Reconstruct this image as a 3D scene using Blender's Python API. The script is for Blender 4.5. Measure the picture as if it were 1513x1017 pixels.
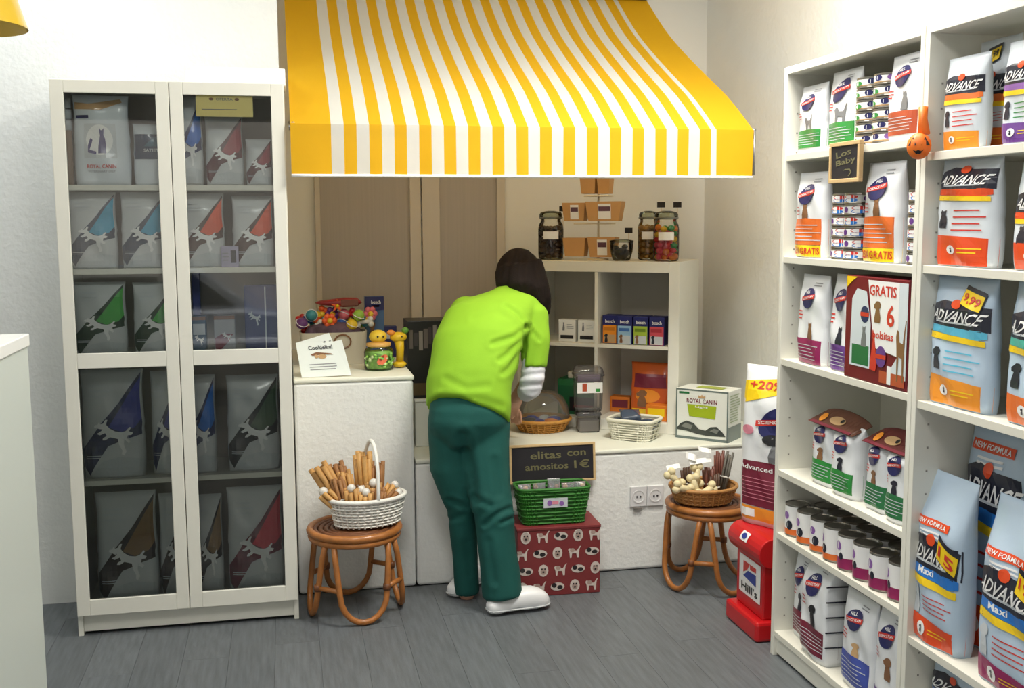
import bpy, bmesh, math, random
from mathutils import Vector, Matrix
for o in list(bpy.data.objects): bpy.data.objects.remove(o, do_unlink=True)
SC = bpy.context.scene
COL = SC.collection
PI = math.pi
# ------------------------------------------------------------------ camera
F_PX, PITCH, YAW, ROLL, EYE = 1572.4, .1166, .2098, -.0045, 1.5259
def _axes():
    cy, sy, cp, sp = math.cos(YAW), math.sin(YAW), math.cos(PITCH), math.sin(PITCH)
    f = Vector((sy*cp, cy*cp, -sp)); r = Vector((cy, -sy, 0)); u = r.cross(f)
    c, s = math.cos(ROLL), math.sin(ROLL)
    return c*r + s*u, -s*r + c*u, f
RX, UX, FX = _axes()
cam = bpy.data.cameras.new('camera'); camo = bpy.data.objects.new('camera', cam); COL.objects.link(camo)
cam.sensor_fit = 'HORIZONTAL'; cam.sensor_width = 36; cam.lens = F_PX/1513*36; cam.clip_start = .05
m = Matrix.Identity(4)
for i in range(3):
    m[i][0] = RX[i]; m[i][1] = UX[i]; m[i][2] = -FX[i]
m[2][3] = EYE
camo.matrix_world = m
SC.camera = camo
def ray(px, py): return RX*((px-756.5)/F_PX) - UX*((py-508.5)/F_PX) + FX
def aX(px, py, X): d = ray(px, py); return d*(X/d.x) + Vector((0, 0, EYE))
def aY(px, py, Y): d = ray(px, py); return d*(Y/d.y) + Vector((0, 0, EYE))
def aZ(px, py, Z): d = ray(px, py); return d*((Z-EYE)/d.z) + Vector((0, 0, EYE))
# ------------------------------------------------------------------ light
SC.view_settings.view_transform = 'Standard'; SC.view_settings.look = 'None'
SC.view_settings.gamma = 1; SC.view_settings.use_curve_mapping = False
SC.view_settings.exposure = 0.12
w = bpy.data.worlds.new('world'); SC.world = w; w.use_nodes = True
w.node_tree.nodes['Background'].inputs[0].default_value = (.78, .88, 1, 1)
w.node_tree.nodes['Background'].inputs[1].default_value = 1.5
def area(name, loc, size, energy, color, rot=(0, 0, 0), portal=False):
    l = bpy.data.lights.new(name, 'AREA'); l.shape = 'RECTANGLE'; l.size, l.size_y = size
    l.energy = energy; l.color = color
    if portal: l.cycles.is_portal = True
    o = bpy.data.objects.new(name, l); COL.objects.link(o); o.location = loc; o.rotation_euler = rot
    return o
area('shop_window_daylight', (-.85, -1.75, 1.4), (2.1, 2.0), 1, (1, 1, 1), (PI/2, 0, 0), True)
area('ceiling_lamp', (-.95, 3.8, 2.93), (.6, .6), 11, (.9, .96, 1))
area('ceiling_lamp', (1.3, 3.05, 2.93), (.6, .6), 56, (1, .95, .85))
area('ceiling_lamp', (.25, 1.9, 2.93), (.6, .6), 30, (1, .98, .93))
sl = bpy.data.lights.new('added_street_sun', 'SUN'); sl.energy = 11; sl.angle = .01; sl.color = (1, .97, .92)  # added sun, brightens street and car so the cabinet glass mirrors them
so = bpy.data.objects.new('added_street_sun', sl); COL.objects.link(so); so.location = (0, 0, 8); so.rotation_euler = (math.radians(-30), 0, 0)
# ------------------------------------------------------------------ materials
def lin(c):
    return tuple(((x/255)/12.92 if x/255 <= .04045 else ((x/255+.055)/1.055)**2.4) for x in c)
MATS = {}
def M(name, rgb, rough=.5, metal=0, var=0, vscale=8, bump=0, bscale=60, coat=0, stretch=None, spec=.5, trans=0, rand=0):
    if name in MATS: return MATS[name]
    m = bpy.data.materials.new(name); m.use_nodes = True; MATS[name] = m
    nt = m.node_tree; p = nt.nodes['Principled BSDF']; L = nt.links.new
    c = lin(rgb); p.inputs['Base Color'].default_value = (*c, 1)
    p.inputs['Roughness'].default_value = rough; p.inputs['Metallic'].default_value = metal
    p.inputs['Coat Weight'].default_value = coat; p.inputs['Specular IOR Level'].default_value = spec
    m.diffuse_color = (*c, 1)
    if var or bump:
        tc = nt.nodes.new('ShaderNodeTexCoord'); mp = nt.nodes.new('ShaderNodeMapping')
        L(tc.outputs['Object'], mp.inputs[0])
        if stretch: mp.inputs['Scale'].default_value = stretch
    if var or rand:
        hs = nt.nodes.new('ShaderNodeHueSaturation'); hs.inputs['Color'].default_value = (*c, 1)
        last = None
        if var:
            n = nt.nodes.new('ShaderNodeTexNoise'); n.inputs['Scale'].default_value = vscale; n.inputs['Detail'].default_value = 5
            L(mp.outputs[0], n.inputs['Vector'])
            mr = nt.nodes.new('ShaderNodeMapRange'); L(n.outputs['Fac'], mr.inputs[0])
            mr.inputs[1].default_value = .25; mr.inputs[2].default_value = .75
            mr.inputs[3].default_value = 1-var; mr.inputs[4].default_value = 1+var; last = mr.outputs[0]
        if rand:
            oi = nt.nodes.new('ShaderNodeObjectInfo'); mr2 = nt.nodes.new('ShaderNodeMapRange')
            L(oi.outputs['Random'], mr2.inputs[0]); mr2.inputs[3].default_value = 1-rand; mr2.inputs[4].default_value = 1+rand
            if last:
                mu = nt.nodes.new('ShaderNodeMath'); mu.operation = 'MULTIPLY'; L(last, mu.inputs[0]); L(mr2.outputs[0], mu.inputs[1]); last = mu.outputs[0]
            else: last = mr2.outputs[0]
        L(last, hs.inputs['Value']); L(hs.outputs[0], p.inputs['Base Color'])
    if bump:
        n2 = nt.nodes.new('ShaderNodeTexNoise'); n2.inputs['Scale'].default_value = bscale; n2.inputs['Detail'].default_value = 4
        L(mp.outputs[0], n2.inputs['Vector'])
        b = nt.nodes.new('ShaderNodeBump'); b.inputs['Strength'].default_value = bump; b.inputs['Distance'].default_value = .01
        L(n2.outputs['Fac'], b.inputs['Height']); L(b.outputs[0], p.inputs['Normal'])
    if trans:
        tr = nt.nodes.new('ShaderNodeBsdfTranslucent'); tr.inputs[0].default_value = (*c, 1)
        mx = nt.nodes.new('ShaderNodeMixShader'); mx.inputs[0].default_value = trans
        L(p.outputs[0], mx.inputs[1]); L(tr.outputs[0], mx.inputs[2])
        L(mx.outputs[0], nt.nodes['Material Output'].inputs[0])
    return m
def glass(name, tint=(255, 255, 255), rough=.02, mixcol=None, mixfac=0, ior=1.45):
    """thin pane: clear transmission plus Fresnel reflection"""
    if name in MATS: return MATS[name]
    m = bpy.data.materials.new(name); m.use_nodes = True; MATS[name] = m
    nt = m.node_tree; L = nt.links.new; nt.nodes.remove(nt.nodes['Principled BSDF'])
    t = nt.nodes.new('ShaderNodeBsdfTransparent'); t.inputs[0].default_value = (*lin(tint), 1)
    g = nt.nodes.new('ShaderNodeBsdfGlossy'); g.inputs['Roughness'].default_value = rough
    fr = nt.nodes.new('ShaderNodeFresnel'); fr.inputs[0].default_value = ior
    mx = nt.nodes.new('ShaderNodeMixShader'); L(fr.outputs[0], mx.inputs[0]); L(t.outputs[0], mx.inputs[1]); L(g.outputs[0], mx.inputs[2])
    last = mx
    if mixfac:
        d = nt.nodes.new('ShaderNodeBsdfDiffuse'); d.inputs[0].default_value = (*lin(mixcol), 1)
        m2 = nt.nodes.new('ShaderNodeMixShader'); m2.inputs[0].default_value = mixfac
        L(mx.outputs[0], m2.inputs[1]); L(d.outputs[0], m2.inputs[2]); last = m2
    L(last.outputs[0], nt.nodes['Material Output'].inputs[0])
    return m
# ------------------------------------------------------------------ mesh helpers
class MB:
    def __init__(s): s.v = []; s.f = []; s.mi = []; s.m = 0
    def face(s, idx): s.f.append(tuple(idx)); s.mi.append(s.m)
    def add(s, vs, fs):
        b = len(s.v); s.v += [tuple(v) for v in vs]
        for f in fs: s.face([b+i for i in f])
        return s
    def box(s, x0, x1, y0, y1, z0, z1):
        return s.add([(x0, y0, z0), (x1, y0, z0), (x1, y1, z0), (x0, y1, z0), (x0, y0, z1), (x1, y0, z1), (x1, y1, z1), (x0, y1, z1)],
                     [(0, 3, 2, 1), (4, 5, 6, 7), (0, 1, 5, 4), (1, 2, 6, 5), (2, 3, 7, 6), (3, 0, 4, 7)])
    def frustum(s, w0, d0, w1, d1, z0, z1, cx=0, cy=0):
        v = []
        for w, d, z in ((w0, d0, z0), (w1, d1, z1)): v += [(cx-w/2, cy-d/2, z), (cx+w/2, cy-d/2, z), (cx+w/2, cy+d/2, z), (cx-w/2, cy+d/2, z)]
        return s.add(v, [(0, 3, 2, 1), (4, 5, 6, 7), (0, 1, 5, 4), (1, 2, 6, 5), (2, 3, 7, 6), (3, 0, 4, 7)])
    def loft(s, rings, cap=True, close=False):
        b = len(s.v); n = len(rings[0])
        for r in rings: s.v += [tuple(p) for p in r]
        K = len(rings)
        for k in range(K if close else K-1):
            k2 = (k+1) % K
            for i in range(n):
                j = (i+1) % n
                s.face((b+k*n+i, b+k*n+j, b+k2*n+j, b+k2*n+i))
        if cap and not close:
            s.face([b+i for i in reversed(range(n))]); s.face([b+(K-1)*n+i for i in range(n)])
        return s
    def lathe(s, prof, n=24, c=(0, 0, 0), cap=True, sx=1, sy=1):
        return s.loft([[(c[0]+r*sx*math.cos(2*PI*i/n), c[1]+r*sy*math.sin(2*PI*i/n), c[2]+z) for i in range(n)] for r, z in prof], cap)
    def tube(s, pts, r, n=8, closed=False, ry=None):
        pts = [Vector(p) for p in pts]; K = len(pts); rr = r if isinstance(r, (list, tuple)) else [r]*K
        rings = []; prev = None
        for k in range(K):
            if closed: t = pts[(k+1) % K]-pts[k-1]
            else: t = pts[min(k+1, K-1)]-pts[max(k-1, 0)]
            if t.length < 1e-9: t = Vector((0, 0, 1))
            t.normalize()
            if prev is None:
                a = Vector((0, 0, 1)) if abs(t.z) < .9 else Vector((1, 0, 0))
                nrm = (a-t*a.dot(t)).normalized()
            else:
                nrm = prev-t*prev.dot(t); nrm = nrm.normalized() if nrm.length > 1e-6 else prev
            prev = nrm; bi = t.cross(nrm)
            q = ry if ry else 1
            rings.append([pts[k]+nrm*(rr[k]*math.cos(2*PI*i/n))+bi*(rr[k]*q*math.sin(2*PI*i/n)) for i in range(n)])
        return s.loft(rings, not closed, closed)
    def ball(s, c, r, n=10, k=7):
        rr = r if isinstance(r, (tuple, list)) else (r, r, r)
        return s.loft([[(c[0]+rr[0]*math.sin(PI*(j+.02)/(k-1+.04))*math.cos(2*PI*i/n), c[1]+rr[1]*math.sin(PI*(j+.02)/(k-1+.04))*math.sin(2*PI*i/n), c[2]-rr[2]*math.cos(PI*(j+.02)/(k-1+.04))) for i in range(n)] for j in range(k)])
    def prism(s, poly, y0, y1):
        """polygon in xz extruded along y"""
        n = len(poly)
        return s.loft([[(x, y0, z) for x, z in poly], [(x, y1, z) for x, z in poly]])
    def tf(s, mat, start=0):
        s.v = s.v[:start]+[tuple(mat @ Vector(p)) for p in s.v[start:]]; return s
    def mesh(s, name, mats, smooth=False):
        me = bpy.data.meshes.new(name); me.from_pydata(s.v, [], s.f)
        if not isinstance(mats, (list, tuple)): mats = [mats]
        for m in mats: me.materials.append(m)
        if len(mats) > 1: me.polygons.foreach_set('material_index', s.mi)
        if smooth: me.polygons.foreach_set('use_smooth', [True]*len(me.polygons))
        bm = bmesh.new(); bm.from_mesh(me); bmesh.ops.recalc_face_normals(bm, faces=bm.faces); bm.to_mesh(me); bm.free()
        me.update(); return me
    def build(s, name, mats, parent=None, smooth=False, bevel=0, loc=None, rz=0):
        o = bpy.data.objects.new(name, s.mesh(name, mats, smooth)); COL.objects.link(o)
        if parent: o.parent = parent
        if loc is not None: o.location = loc
        o.rotation_euler.z = rz
        if bevel:
            b = o.modifiers.new('bevel', 'BEVEL'); b.width = bevel; b.segments = 2; b.limit_method = 'ANGLE'
        return o
def thing(name, label, cat, loc=(0, 0, 0), rz=0, group=None, rot=None):
    o = bpy.data.objects.new(name, None); COL.objects.link(o); o.empty_display_size = .05
    o.location = loc; o.rotation_euler = rot if rot else (0, 0, rz)
    o['label'] = label; o['category'] = cat
    if group: o['group'] = group
    return o
def tag(o, label, cat, group=None):
    o['label'] = label; o['category'] = cat
    if group: o['group'] = group
    return o
def dup(src, label=None, loc=None, rot=None, parent=None, first=True):
    c = src.copy(); COL.objects.link(c); c.parent = parent
    if first:
        if label: c['label'] = label
        if loc is not None: c.location = loc
        if rot is not None: c.rotation_euler = rot
    for ch in list(src.children): dup(ch, parent=c, first=False)
    return c
def struct(o): o['kind'] = 'structure'; return o
# text outlines, all made before the scene fills up
TXT = {}
def prep_text(strings):
    for t in strings:
        cu = bpy.data.curves.new('t', 'FONT'); cu.body = t; cu.size = 1; cu.resolution_u = 2; cu.offset = .018
        ob = bpy.data.objects.new('t', cu); COL.objects.link(ob)
    dg = bpy.context.evaluated_depsgraph_get()
    for ob in [o for o in bpy.data.objects if o.type == 'FONT']:
        me = ob.evaluated_get(dg).to_mesh()
        vs = [(v.co.x, v.co.y) for v in me.vertices]; fs = [tuple(p.vertices) for p in me.polygons]
        x0 = min(v[0] for v in vs); x1 = max(v[0] for v in vs); y0 = min(v[1] for v in vs); y1 = max(v[1] for v in vs)
        TXT[ob.data.body] = ([((x-x0)/(x1-x0)-.5, (y-y0)/(y1-y0)-.5) for x, y in vs], fs, (x1-x0)/(y1-y0))
        cu = ob.data; bpy.data.objects.remove(ob); bpy.data.curves.remove(cu)
prep_text(['ADVANCE', 'GRATIS', '6', 'bolsitas', "Hill's", 'ROYAL CANIN', '+20%', 'Advanced Fitness', '25% GRATIS', '3,99', '9,99', '15', '19,9',
           'SCIENCE PLAN', 'elitas con', 'amositos', '1\u20ac', 'elitas', 'con', 'Los', 'Baby', 'Cookielini!', 'HILL', 'CERDO', 'OFERTA', 'NEW FORMULA', 'bosch', 'Light', 'Maxi', 'Puppy', 'VETERINARY DIET', 'SATIETY', 'Adult', 'Mini', 'Sterilised'])
def clip_poly(poly, a, b, c):
    out = []; n = len(poly)
    for i in range(n):
        p, q = poly[i], poly[(i+1) % n]
        dp = a*p[0]+b*p[1]-c; dq = a*q[0]+b*q[1]-c
        if dp <= 0: out.append(p)
        if (dp < 0 < dq) or (dq < 0 < dp):
            t = dp/(dp-dq); out.append((p[0]+t*(q[0]-p[0]), p[1]+t*(q[1]-p[1])))
    return out
class Surf:
    """a front surface: fn(u,t) -> point; print shapes are laid on it, u,t in 0..1"""
    def __init__(s, fn, parent, nx=12, nz=20): s.fn = fn; s.p = parent; s.nx = nx; s.nz = nz
    def put(s, polys, mat, name='print', off=.0018):
        mb = MB()
        for poly in polys:
            us = [p[0] for p in poly]; ts = [p[1] for p in poly]
            for i in range(int(min(us)*s.nx), min(s.nx-1, int(max(us)*s.nx))+1):
                pu = clip_poly(clip_poly(poly, -1, 0, -i/s.nx), 1, 0, (i+1)/s.nx)
                if len(pu) < 3: continue
                for j in range(int(min(ts)*s.nz), min(s.nz-1, int(max(ts)*s.nz))+1):
                    pc = clip_poly(clip_poly(pu, 0, -1, -j/s.nz), 0, 1, (j+1)/s.nz)
                    if len(pc) < 3: continue
                    b = len(mb.v); mb.v += [tuple(s.fn(u, t, off)) for u, t in pc]; mb.face(range(b, b+len(pc)))
        if mb.f: return mb.build(name, mat, s.p)
    def text(s, body, u, t, wu, ht, mat, name='lettering', off=.0034, rot=0, skew=0):
        vs, fs, _ = TXT[body]; mb = MB(); c, sn = math.cos(rot), math.sin(rot)
        for x, y in vs:
            X = (x+skew*y)*wu; Y = y*ht
            mb.v.append(tuple(s.fn(u+c*X-sn*Y*.8, t+sn*X+c*Y, off)))
        for f in fs: mb.face(f)
        return mb.build(name, mat, s.p)
def rect(u0, t0, u1, t1): return [(u0, t0), (u1, t0), (u1, t1), (u0, t1)]
def oval(u, t, ru, rt, n=20, rot=0):
    return [(u+ru*math.cos(a)*math.cos(rot)-rt*math.sin(a)*math.sin(rot)*.7, t+rt*math.sin(a)*math.cos(rot)+ru*math.cos(a)*math.sin(rot)*.7) for a in [2*PI*i/n for i in range(n)]]
def shape(pts, u, t, su, st): return [(u+x*su, t+y*st) for x, y in pts]
LEAP = [(-.5, .3), (-.47, .36), (-.4, .37), (-.37, .44), (-.33, .38), (-.26, .4), (-.2, .5), (-.14, .5), (-.17, .42), (-.18, .36), (-.1, .26), (.04, .17), (.2, .14), (.32, .17), (.42, .28), (.46, .26), (.4, .16), (.5, .12), (.46, .06), (.36, .05), (.34, -.04), (.42, -.12), (.37, -.18), (.26, -.06), (.24, -.2), (.3, -.4), (.24, -.5), (.18, -.46), (.2, -.36), (.12, -.2), (.1, -.04), (-.02, 0), (-.1, .02), (-.22, -.06), (-.3, -.06), (-.28, 0), (-.18, .06), (-.22, .14), (-.36, .08), (-.44, .12), (-.34, .18), (-.28, .24), (-.38, .26)]
CAT = [(-.3, -.5), (.3, -.5), (.34, -.2), (.26, .1), (.16, .22), (.2, .36), (.2, .5), (.08, .42), (-.04, .42), (-.12, .5), (-.16, .34), (-.12, .22), (-.2, 0), (-.28, -.2)]
STANDCAT = [(-.35, -.5), (-.25, -.5), (-.2, -.1), (.1, -.12), (.16, -.5), (.28, -.5), (.3, 0), (.34, .3), (.44, .5), (.36, .5), (.24, .3), (.15, .12), (-.15, .14), (-.22, .3), (-.4, .34), (-.48, .22), (-.42, .05), (-.38, -.1)]
DOG = [(-.25, -.5), (.3, -.5), (.34, -.25), (.24, .05), (.18, .15), (.3, .2), (.34, .38), (.2, .5), (-.05, .5), (-.2, .4), (-.34, .3), (-.3, .16), (-.12, .12), (-.2, -.1), (-.26, -.3)]
# ------------------------------------------------------------------ the room
XR, YB, YL, YC = 2.172, 5.32, 4.42, 4.304      # right wall, niche back wall, wall behind the cabinet, counter front
plaster = M('plaster_white', (236, 238, 236), .9, bump=.35, bscale=45, var=.02)
plain = M('wall_paint', (238, 238, 234), .85, bump=.05, bscale=90)
sub = M('subfloor', (84, 87, 90), .9)
ceilm = M('ceiling_paint', (240, 240, 238), .9)
floor = struct(MB().box(-2.6, XR+.1, -1.9, YB+.1, -.06, -.008).build('floor', sub))
struct(MB().box(-2.7, XR+.1, -1.9, YB+.1, 3.0, 3.1).build('ceiling', ceilm))
struct(MB().box(-2.7, 0.0, YL, YB+.1, -.0, 3.0).build('wall_back_left', plaster))
struct(MB().box(0.0, XR, YB, YB+.1, 0, 3.0).build('wall_back', plain))
struct(MB().box(XR, XR+.1, -1.9, YB+.1, 0, 3.0).build('wall_right', plaster))
struct(MB().box(-2.7, -2.6, -1.9, YL, 0, 3.0).build('wall_left', plain))
mb = MB()
mb.box(-2.6, -1.9, -1.9, -1.8, 0, 3); mb.box(.2, XR, -1.9, -1.8, 0, 3); mb.box(-1.9, .2, -1.9, -1.8, 0, .4); mb.box(-1.9, .2, -1.9, -1.8, 2.4, 3)
struct(mb.build('wall_front', plain))
# the street seen only as a reflection in the cabinet glass
struct(MB().box(-14, 12, -12, -1.95, -.5, -.45).build('ground', M('street_asphalt', (120, 122, 126), .9, var=.1, vscale=3)))
struct(MB().box(-14, 12, -12.3, -12, -.45, 7).build('wall_street', M('street_facade', (190, 180, 168), .9)))
# grey wood-look floor boards running away from the camera
def floor_mat():
    m = M('grey_vinyl_board', (98, 103, 107), .42, var=.22, vscale=5, bump=.08, bscale=30, stretch=(14, 1.2, 1), rand=.10)
    return m
fm = floor_mat()
BW, BL = .158, 1.25
plank = MB().box(0, BW-.0009, 0, BL-.0009, -.008, 0).mesh('floor_board', fm)
random.seed(4)
nx = int((XR+2.6)/BW)+1
for i in range(nx):
    y = -1.8 - (i*.47 % 1)*BL
    while y < YC:
        x0 = -2.6+i*BW
        y0 = max(y, -1.8); y1 = min(y+BL, YC if x0 > -.15 else YL)
        if y1-y0 > .03:
            o = bpy.data.objects.new('floor_board', plank); COL.objects.link(o); o.parent = floor
            o.location = (x0, y0, 0); o.scale = (min(1, (XR-x0)/BW), (y1-y0)/BL, 1)
        y += BL
# masonry ledge under the awning: tall block and lower bench
CZ1, CZ2, CXS = .893, .541, .502
ledm = M('ledge_top_paint', (226, 228, 216), .6, var=.03, vscale=6)
lt = thing('plaster_block', 'tall white rough-plastered block between cabinet and low ledge', 'ledge', (.022, YC, 0))
MB().box(0, CXS-.022, 0, YB-.002-YC, 0, CZ1-.018).build('block_body', plaster, lt, bevel=.012)
MB().box(0, CXS-.018, -.004, YB-.002-YC, CZ1-.018, CZ1).build('block_top', ledm, lt, bevel=.006)
ll = thing('plaster_ledge', 'low white rough-plastered display ledge under the awning', 'ledge', (CXS+.0045, YC, 0))
MB().box(0, XR-.007-CXS, 0, YB-.002-YC, 0, CZ2-.018).build('ledge_body', plaster, ll, bevel=.012)
MB().box(0, XR-.007-CXS, -.006, YB-.002-YC, CZ2-.018, CZ2).build('ledge_top', ledm, ll, bevel=.006)
# shuttered window in the niche: posts, rails and closed grey panels
win = struct(bpy.data.objects.new('window_1', None)); COL.objects.link(win); win.location = (0, YB, 0)
frm = M('window_frame_paint', (206, 198, 186), .5); pan = M('closed_shutter_panel', (176, 169, 162), .6, var=.05, vscale=3, stretch=(30, 1, .5))
def wx(px, py=350): return aY(px, py, YB-.02).x
zt, zb = 1.98, .56
for x0, x1 in ((466, 474), (606, 622), (624, 650), (734, 746)):
    MB().box(wx(x0), wx(x1), -.028, -.002, zb, zt).build('frame_post', frm, win, bevel=.003)
for x0, x1 in ((474, 606), (650, 734)):
    a, b = wx(x0), wx(x1)
    MB().box(a, b, -.014, -.002, zb, zt).build('shutter_panel', pan, win)
MB().box(wx(466), wx(746), -.03, -.001, zt, zt+.06).build('frame_head', frm, win, bevel=.003)
MB().box(wx(466), wx(746), -.03, -.001, zb-.03, zb).build('frame_sill', frm, win, bevel=.003)
# ------------------------------------------------------------------ awning
yel = M('awning_yellow', (252, 196, 22), .75, trans=.45, bump=.1, bscale=300); whi = M('awning_white', (246, 246, 242), .75, trans=.45, bump=.1, bscale=300)
AX1 = aY(956, 6, YB-.03).x
sil = [(957, 6), (980, 40), (1002, 68), (1037, 105), (1077, 145), (1113, 192)]
prof = [aX(x, y, AX1) for x, y in sil]; prof = [(p.y, p.z) for p in prof]
AY0, AZ0 = prof[-1]; AZB = aX(1113, 262, AX1).z
AX0 = aY(429, 195, AY0).x
prof[0] = (YB-.01, prof[0][1]+.03)
aw = thing('awning', 'yellow and white striped fabric awning with straight valance over the display ledge', 'awning', (0, 0, 0))
def sx(px): return aY(px, 194, AY0).x
edges = [AX0]+[sx(489)+(sx(1050)-sx(489))*i/32 for i in range(33)]+[sx(1058), AX1]
def profile_at(k, n=14):
    # smooth catenary through the measured points
    t = k/n*(len(prof)-1); i = min(int(t), len(prof)-2); f = t-i
    P = [prof[max(i-1, 0)], prof[i], prof[i+1], prof[min(i+2, len(prof)-1)]]
    r = []
    for c in (0, 1):
        a, b, cc, d = [q[c] for q in P]
        r.append(.5*(2*b+(cc-a)*f+(2*a-5*b+4*cc-d)*f*f+(3*b-a-3*cc+d)*f**3))
    return r
can = MB(); val = MB()
NP = 14
for e in range(len(edges)-1):
    x0, x1 = edges[e], edges[e+1]
    yl = (e == 0) or (e == len(edges)-2) or (1 <= e <= 32 and e % 2 == 0)
    can.m = val.m = 0 if yl else 1
    b = len(can.v)
    for k in range(NP+1):
        y, z = profile_at(k)
        can.v += [(x0, y, z), (x1, y, z)]
    for k in range(NP): can.face((b+2*k, b+2*k+1, b+2*k+3, b+2*k+2))
    nsub = 5 if e in (0, len(edges)-2) else 2
    b = len(val.v)
    for s in range(nsub+1):
        x = x0+(x1-x0)*s/nsub
        for r in range(4):
            z = AZ0+(AZB-AZ0)*r/3
            amp = .004*r/3
            val.v.append((x, AY0-.004-amp*math.sin(x*23)-amp*.6*math.sin(x*57+1), z))
    for s in range(nsub):
        for r in range(3): val.face((b+s*4+r, b+s*4+r+1, b+(s+1)*4+r+1, b+(s+1)*4+r))
can.build('canopy', [yel, whi], aw, smooth=True); val.build('valance', [yel, whi], aw, smooth=True)
hem = MB(); hem.tube([(AX0+(AX1-AX0)*i/40, AY0-.005-.004*math.sin((AX0+(AX1-AX0)*i/40)*23), AZB) for i in range(41)], .006, 6)
hem.build('hem_tape', M('hem_white', (245, 243, 240), .7), aw, smooth=True)
alu = M('awning_metal', (150, 150, 152), .4, .8)
MB().tube([(AX0-.005, AY0+.012, AZ0-.014), (AX1+.012, AY0+.012, AZ0-.014)], .009, 8).build('front_bar', alu, aw, smooth=True)
for x in (AX0+.01, AX1+.008):
    MB().tube([(x, AY0+.006, AZ0), (x, AY0+.006, AZB+.01)], .006, 6).build('drop_rod', alu, aw, smooth=True)
    MB().tube([(x, AY0+.006, AZ0), (x, YB-.004, AZ0+.12)], .008, 6).build('side_arm', alu, aw, smooth=True)
MB().box(AX0, AX1, YB-.05, YB-.004, prof[0][1]-.01, prof[0][1]+.05).build('wall_rail', alu, aw, bevel=.004)
# ------------------------------------------------------------------ glass-door cabinet
wood = M('cabinet_white', (231, 230, 220), .45, var=.015, vscale=20)
wood2 = M('shelf_white', (228, 226, 214), .45, var=.015, vscale=20)
back = M('cabinet_back_board', (176, 168, 158), .6)
pane = glass('door_glass', (246, 248, 247), .02)
CW, CH, CDp = .80, 2.02, .34
cab = thing('glass_door_cabinet', 'tall white two-door cabinet with glass panes full of pet food bags', 'cabinet', (-.784, 4.037, 0))
MB().box(0, .018, 0.0, CDp, 0, CH).build('side_panel', wood, cab, bevel=.0015)
MB().box(CW-.018, CW, 0.0, CDp, 0, CH).build('side_panel', wood, cab, bevel=.0015)
MB().box(.018, CW-.018, 0, CDp, CH-.02, CH).build('top_panel', wood, cab, bevel=.0015)
MB().box(.018, CW-.018, .0, CDp, .075, .095).build('bottom_panel', wood, cab, bevel=.0015)
MB().box(.018, CW-.018, CDp-.008, CDp, .02, CH-.02).build('back_panel', back, cab)
MB().box(.018, CW-.018, .012, .03, .012, .075).build('plinth', wood, cab, bevel=.0015)
CAB_Z = [1.655, 1.355, 1.035, .578, .095]
for z in CAB_Z[:4]: MB().box(.018, CW-.018, .024, CDp-.008, z-.02, z).build('shelf', wood2, cab, bevel=.0015)
dz0, dz1 = .082, CH-.003
for k, (x0, x1) in enumerate(((.003, .3985), (.4015, .797))):
    d = bpy.data.objects.new('door', None); COL.objects.link(d); d.parent = cab
    st = .045
    fr = MB().box(x0, x0+st, -.02, -.002, dz0, dz1).box(x1-st, x1, -.02, -.002, dz0, dz1)
    fr.box(x0+st, x1-st, -.02, -.002, dz0, dz0+.06).box(x0+st, x1-st, -.02, -.002, dz1-.045, dz1).box(x0+st, x1-st, -.02, -.002, 1.0, 1.055)
    f = fr.build('door_frame', wood, d, bevel=.002)
    for z0, z1 in ((dz0+.06, 1.0), (1.055, dz1-.045)):
        MB().box(x0+st-.004, x1-st+.004, -.012, -.009, z0-.004, z1+.004).build('glass_pane', pane, d)
# flat pale boxes lying on the cabinet
boxw = M('white_card', (246, 247, 246), .6)
p0 = aY(274, 118, 4.12); p1 = aY(428, 120, 4.12)
tag(MB().box(p0.x, min(p1.x, AX0-.012), 4.1, 4.33, CH, CH+.048).build('flat_box', boxw, bevel=.003), 'long flat white box lying on top of the glass cabinet', 'box', None)
tag(MB().box(p0.x+.02, min(p1.x, AX0-.012), 4.13, 4.32, CH+.048, CH+.066).build('flat_board', boxw, bevel=.002), 'thin white board on top of the flat box above the cabinet', 'board', None)
# ------------------------------------------------------------------ open bookcases on the right
XS, YS = 1.638, 3.338
BD = .39
FACE = -PI/2            # things on these shelves face the room (-X)
holem = M('peg_hole', (150, 146, 138), .8)
SHA = [1.735, 1.398, 1.052, .667, .445, .09]
SHB = [1.694, 1.402, 1.042, .388, .09]
def bookcase(label, y_far, zs):
    b = thing('bookcase', label, 'bookcase', (XS, y_far, 0), FACE)     # local x runs towards the camera, local y into the wall
    W, H = .798, 2.02
    for x0, x1 in ((0, .02), (W-.02, W)): MB().box(x0, x1, 0, BD, 0, H).build('side_panel', wood, b, bevel=.0015)
    MB().box(.02, W-.02, 0, BD, H-.024, H).build('top_panel', wood, b, bevel=.0015)
    MB().box(.02, W-.02, BD-.006, BD, .02, H-.02).build('back_panel', wood2, b)
    MB().box(.02, W-.02, .012, .03, .01, zs[-1]-.022).build('plinth', wood, b, bevel=.0015)
    for z in zs: MB().box(.02, W-.02, .004, BD-.006, z-.022, z).build('shelf', wood2, b, bevel=.0015)
    hb = MB()
    for x in (.0205, W-.0205):
        for y in (.04,):
            z = .14
            while z < 1.9:
                hb.box(x-.0007, x+.0007, y-.0025, y+.0025, z, z+.005); z += .064
    o = hb.build('peg_holes', holem, b); o['kind'] = 'stuff'
    return b
bookcase('white open bookcase holding small cans and bags, far end of the right wall', YS, SHA)
bookcase('white open bookcase of large blue and orange bags, cut by the right frame edge', YS-.80, SHB)
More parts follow.
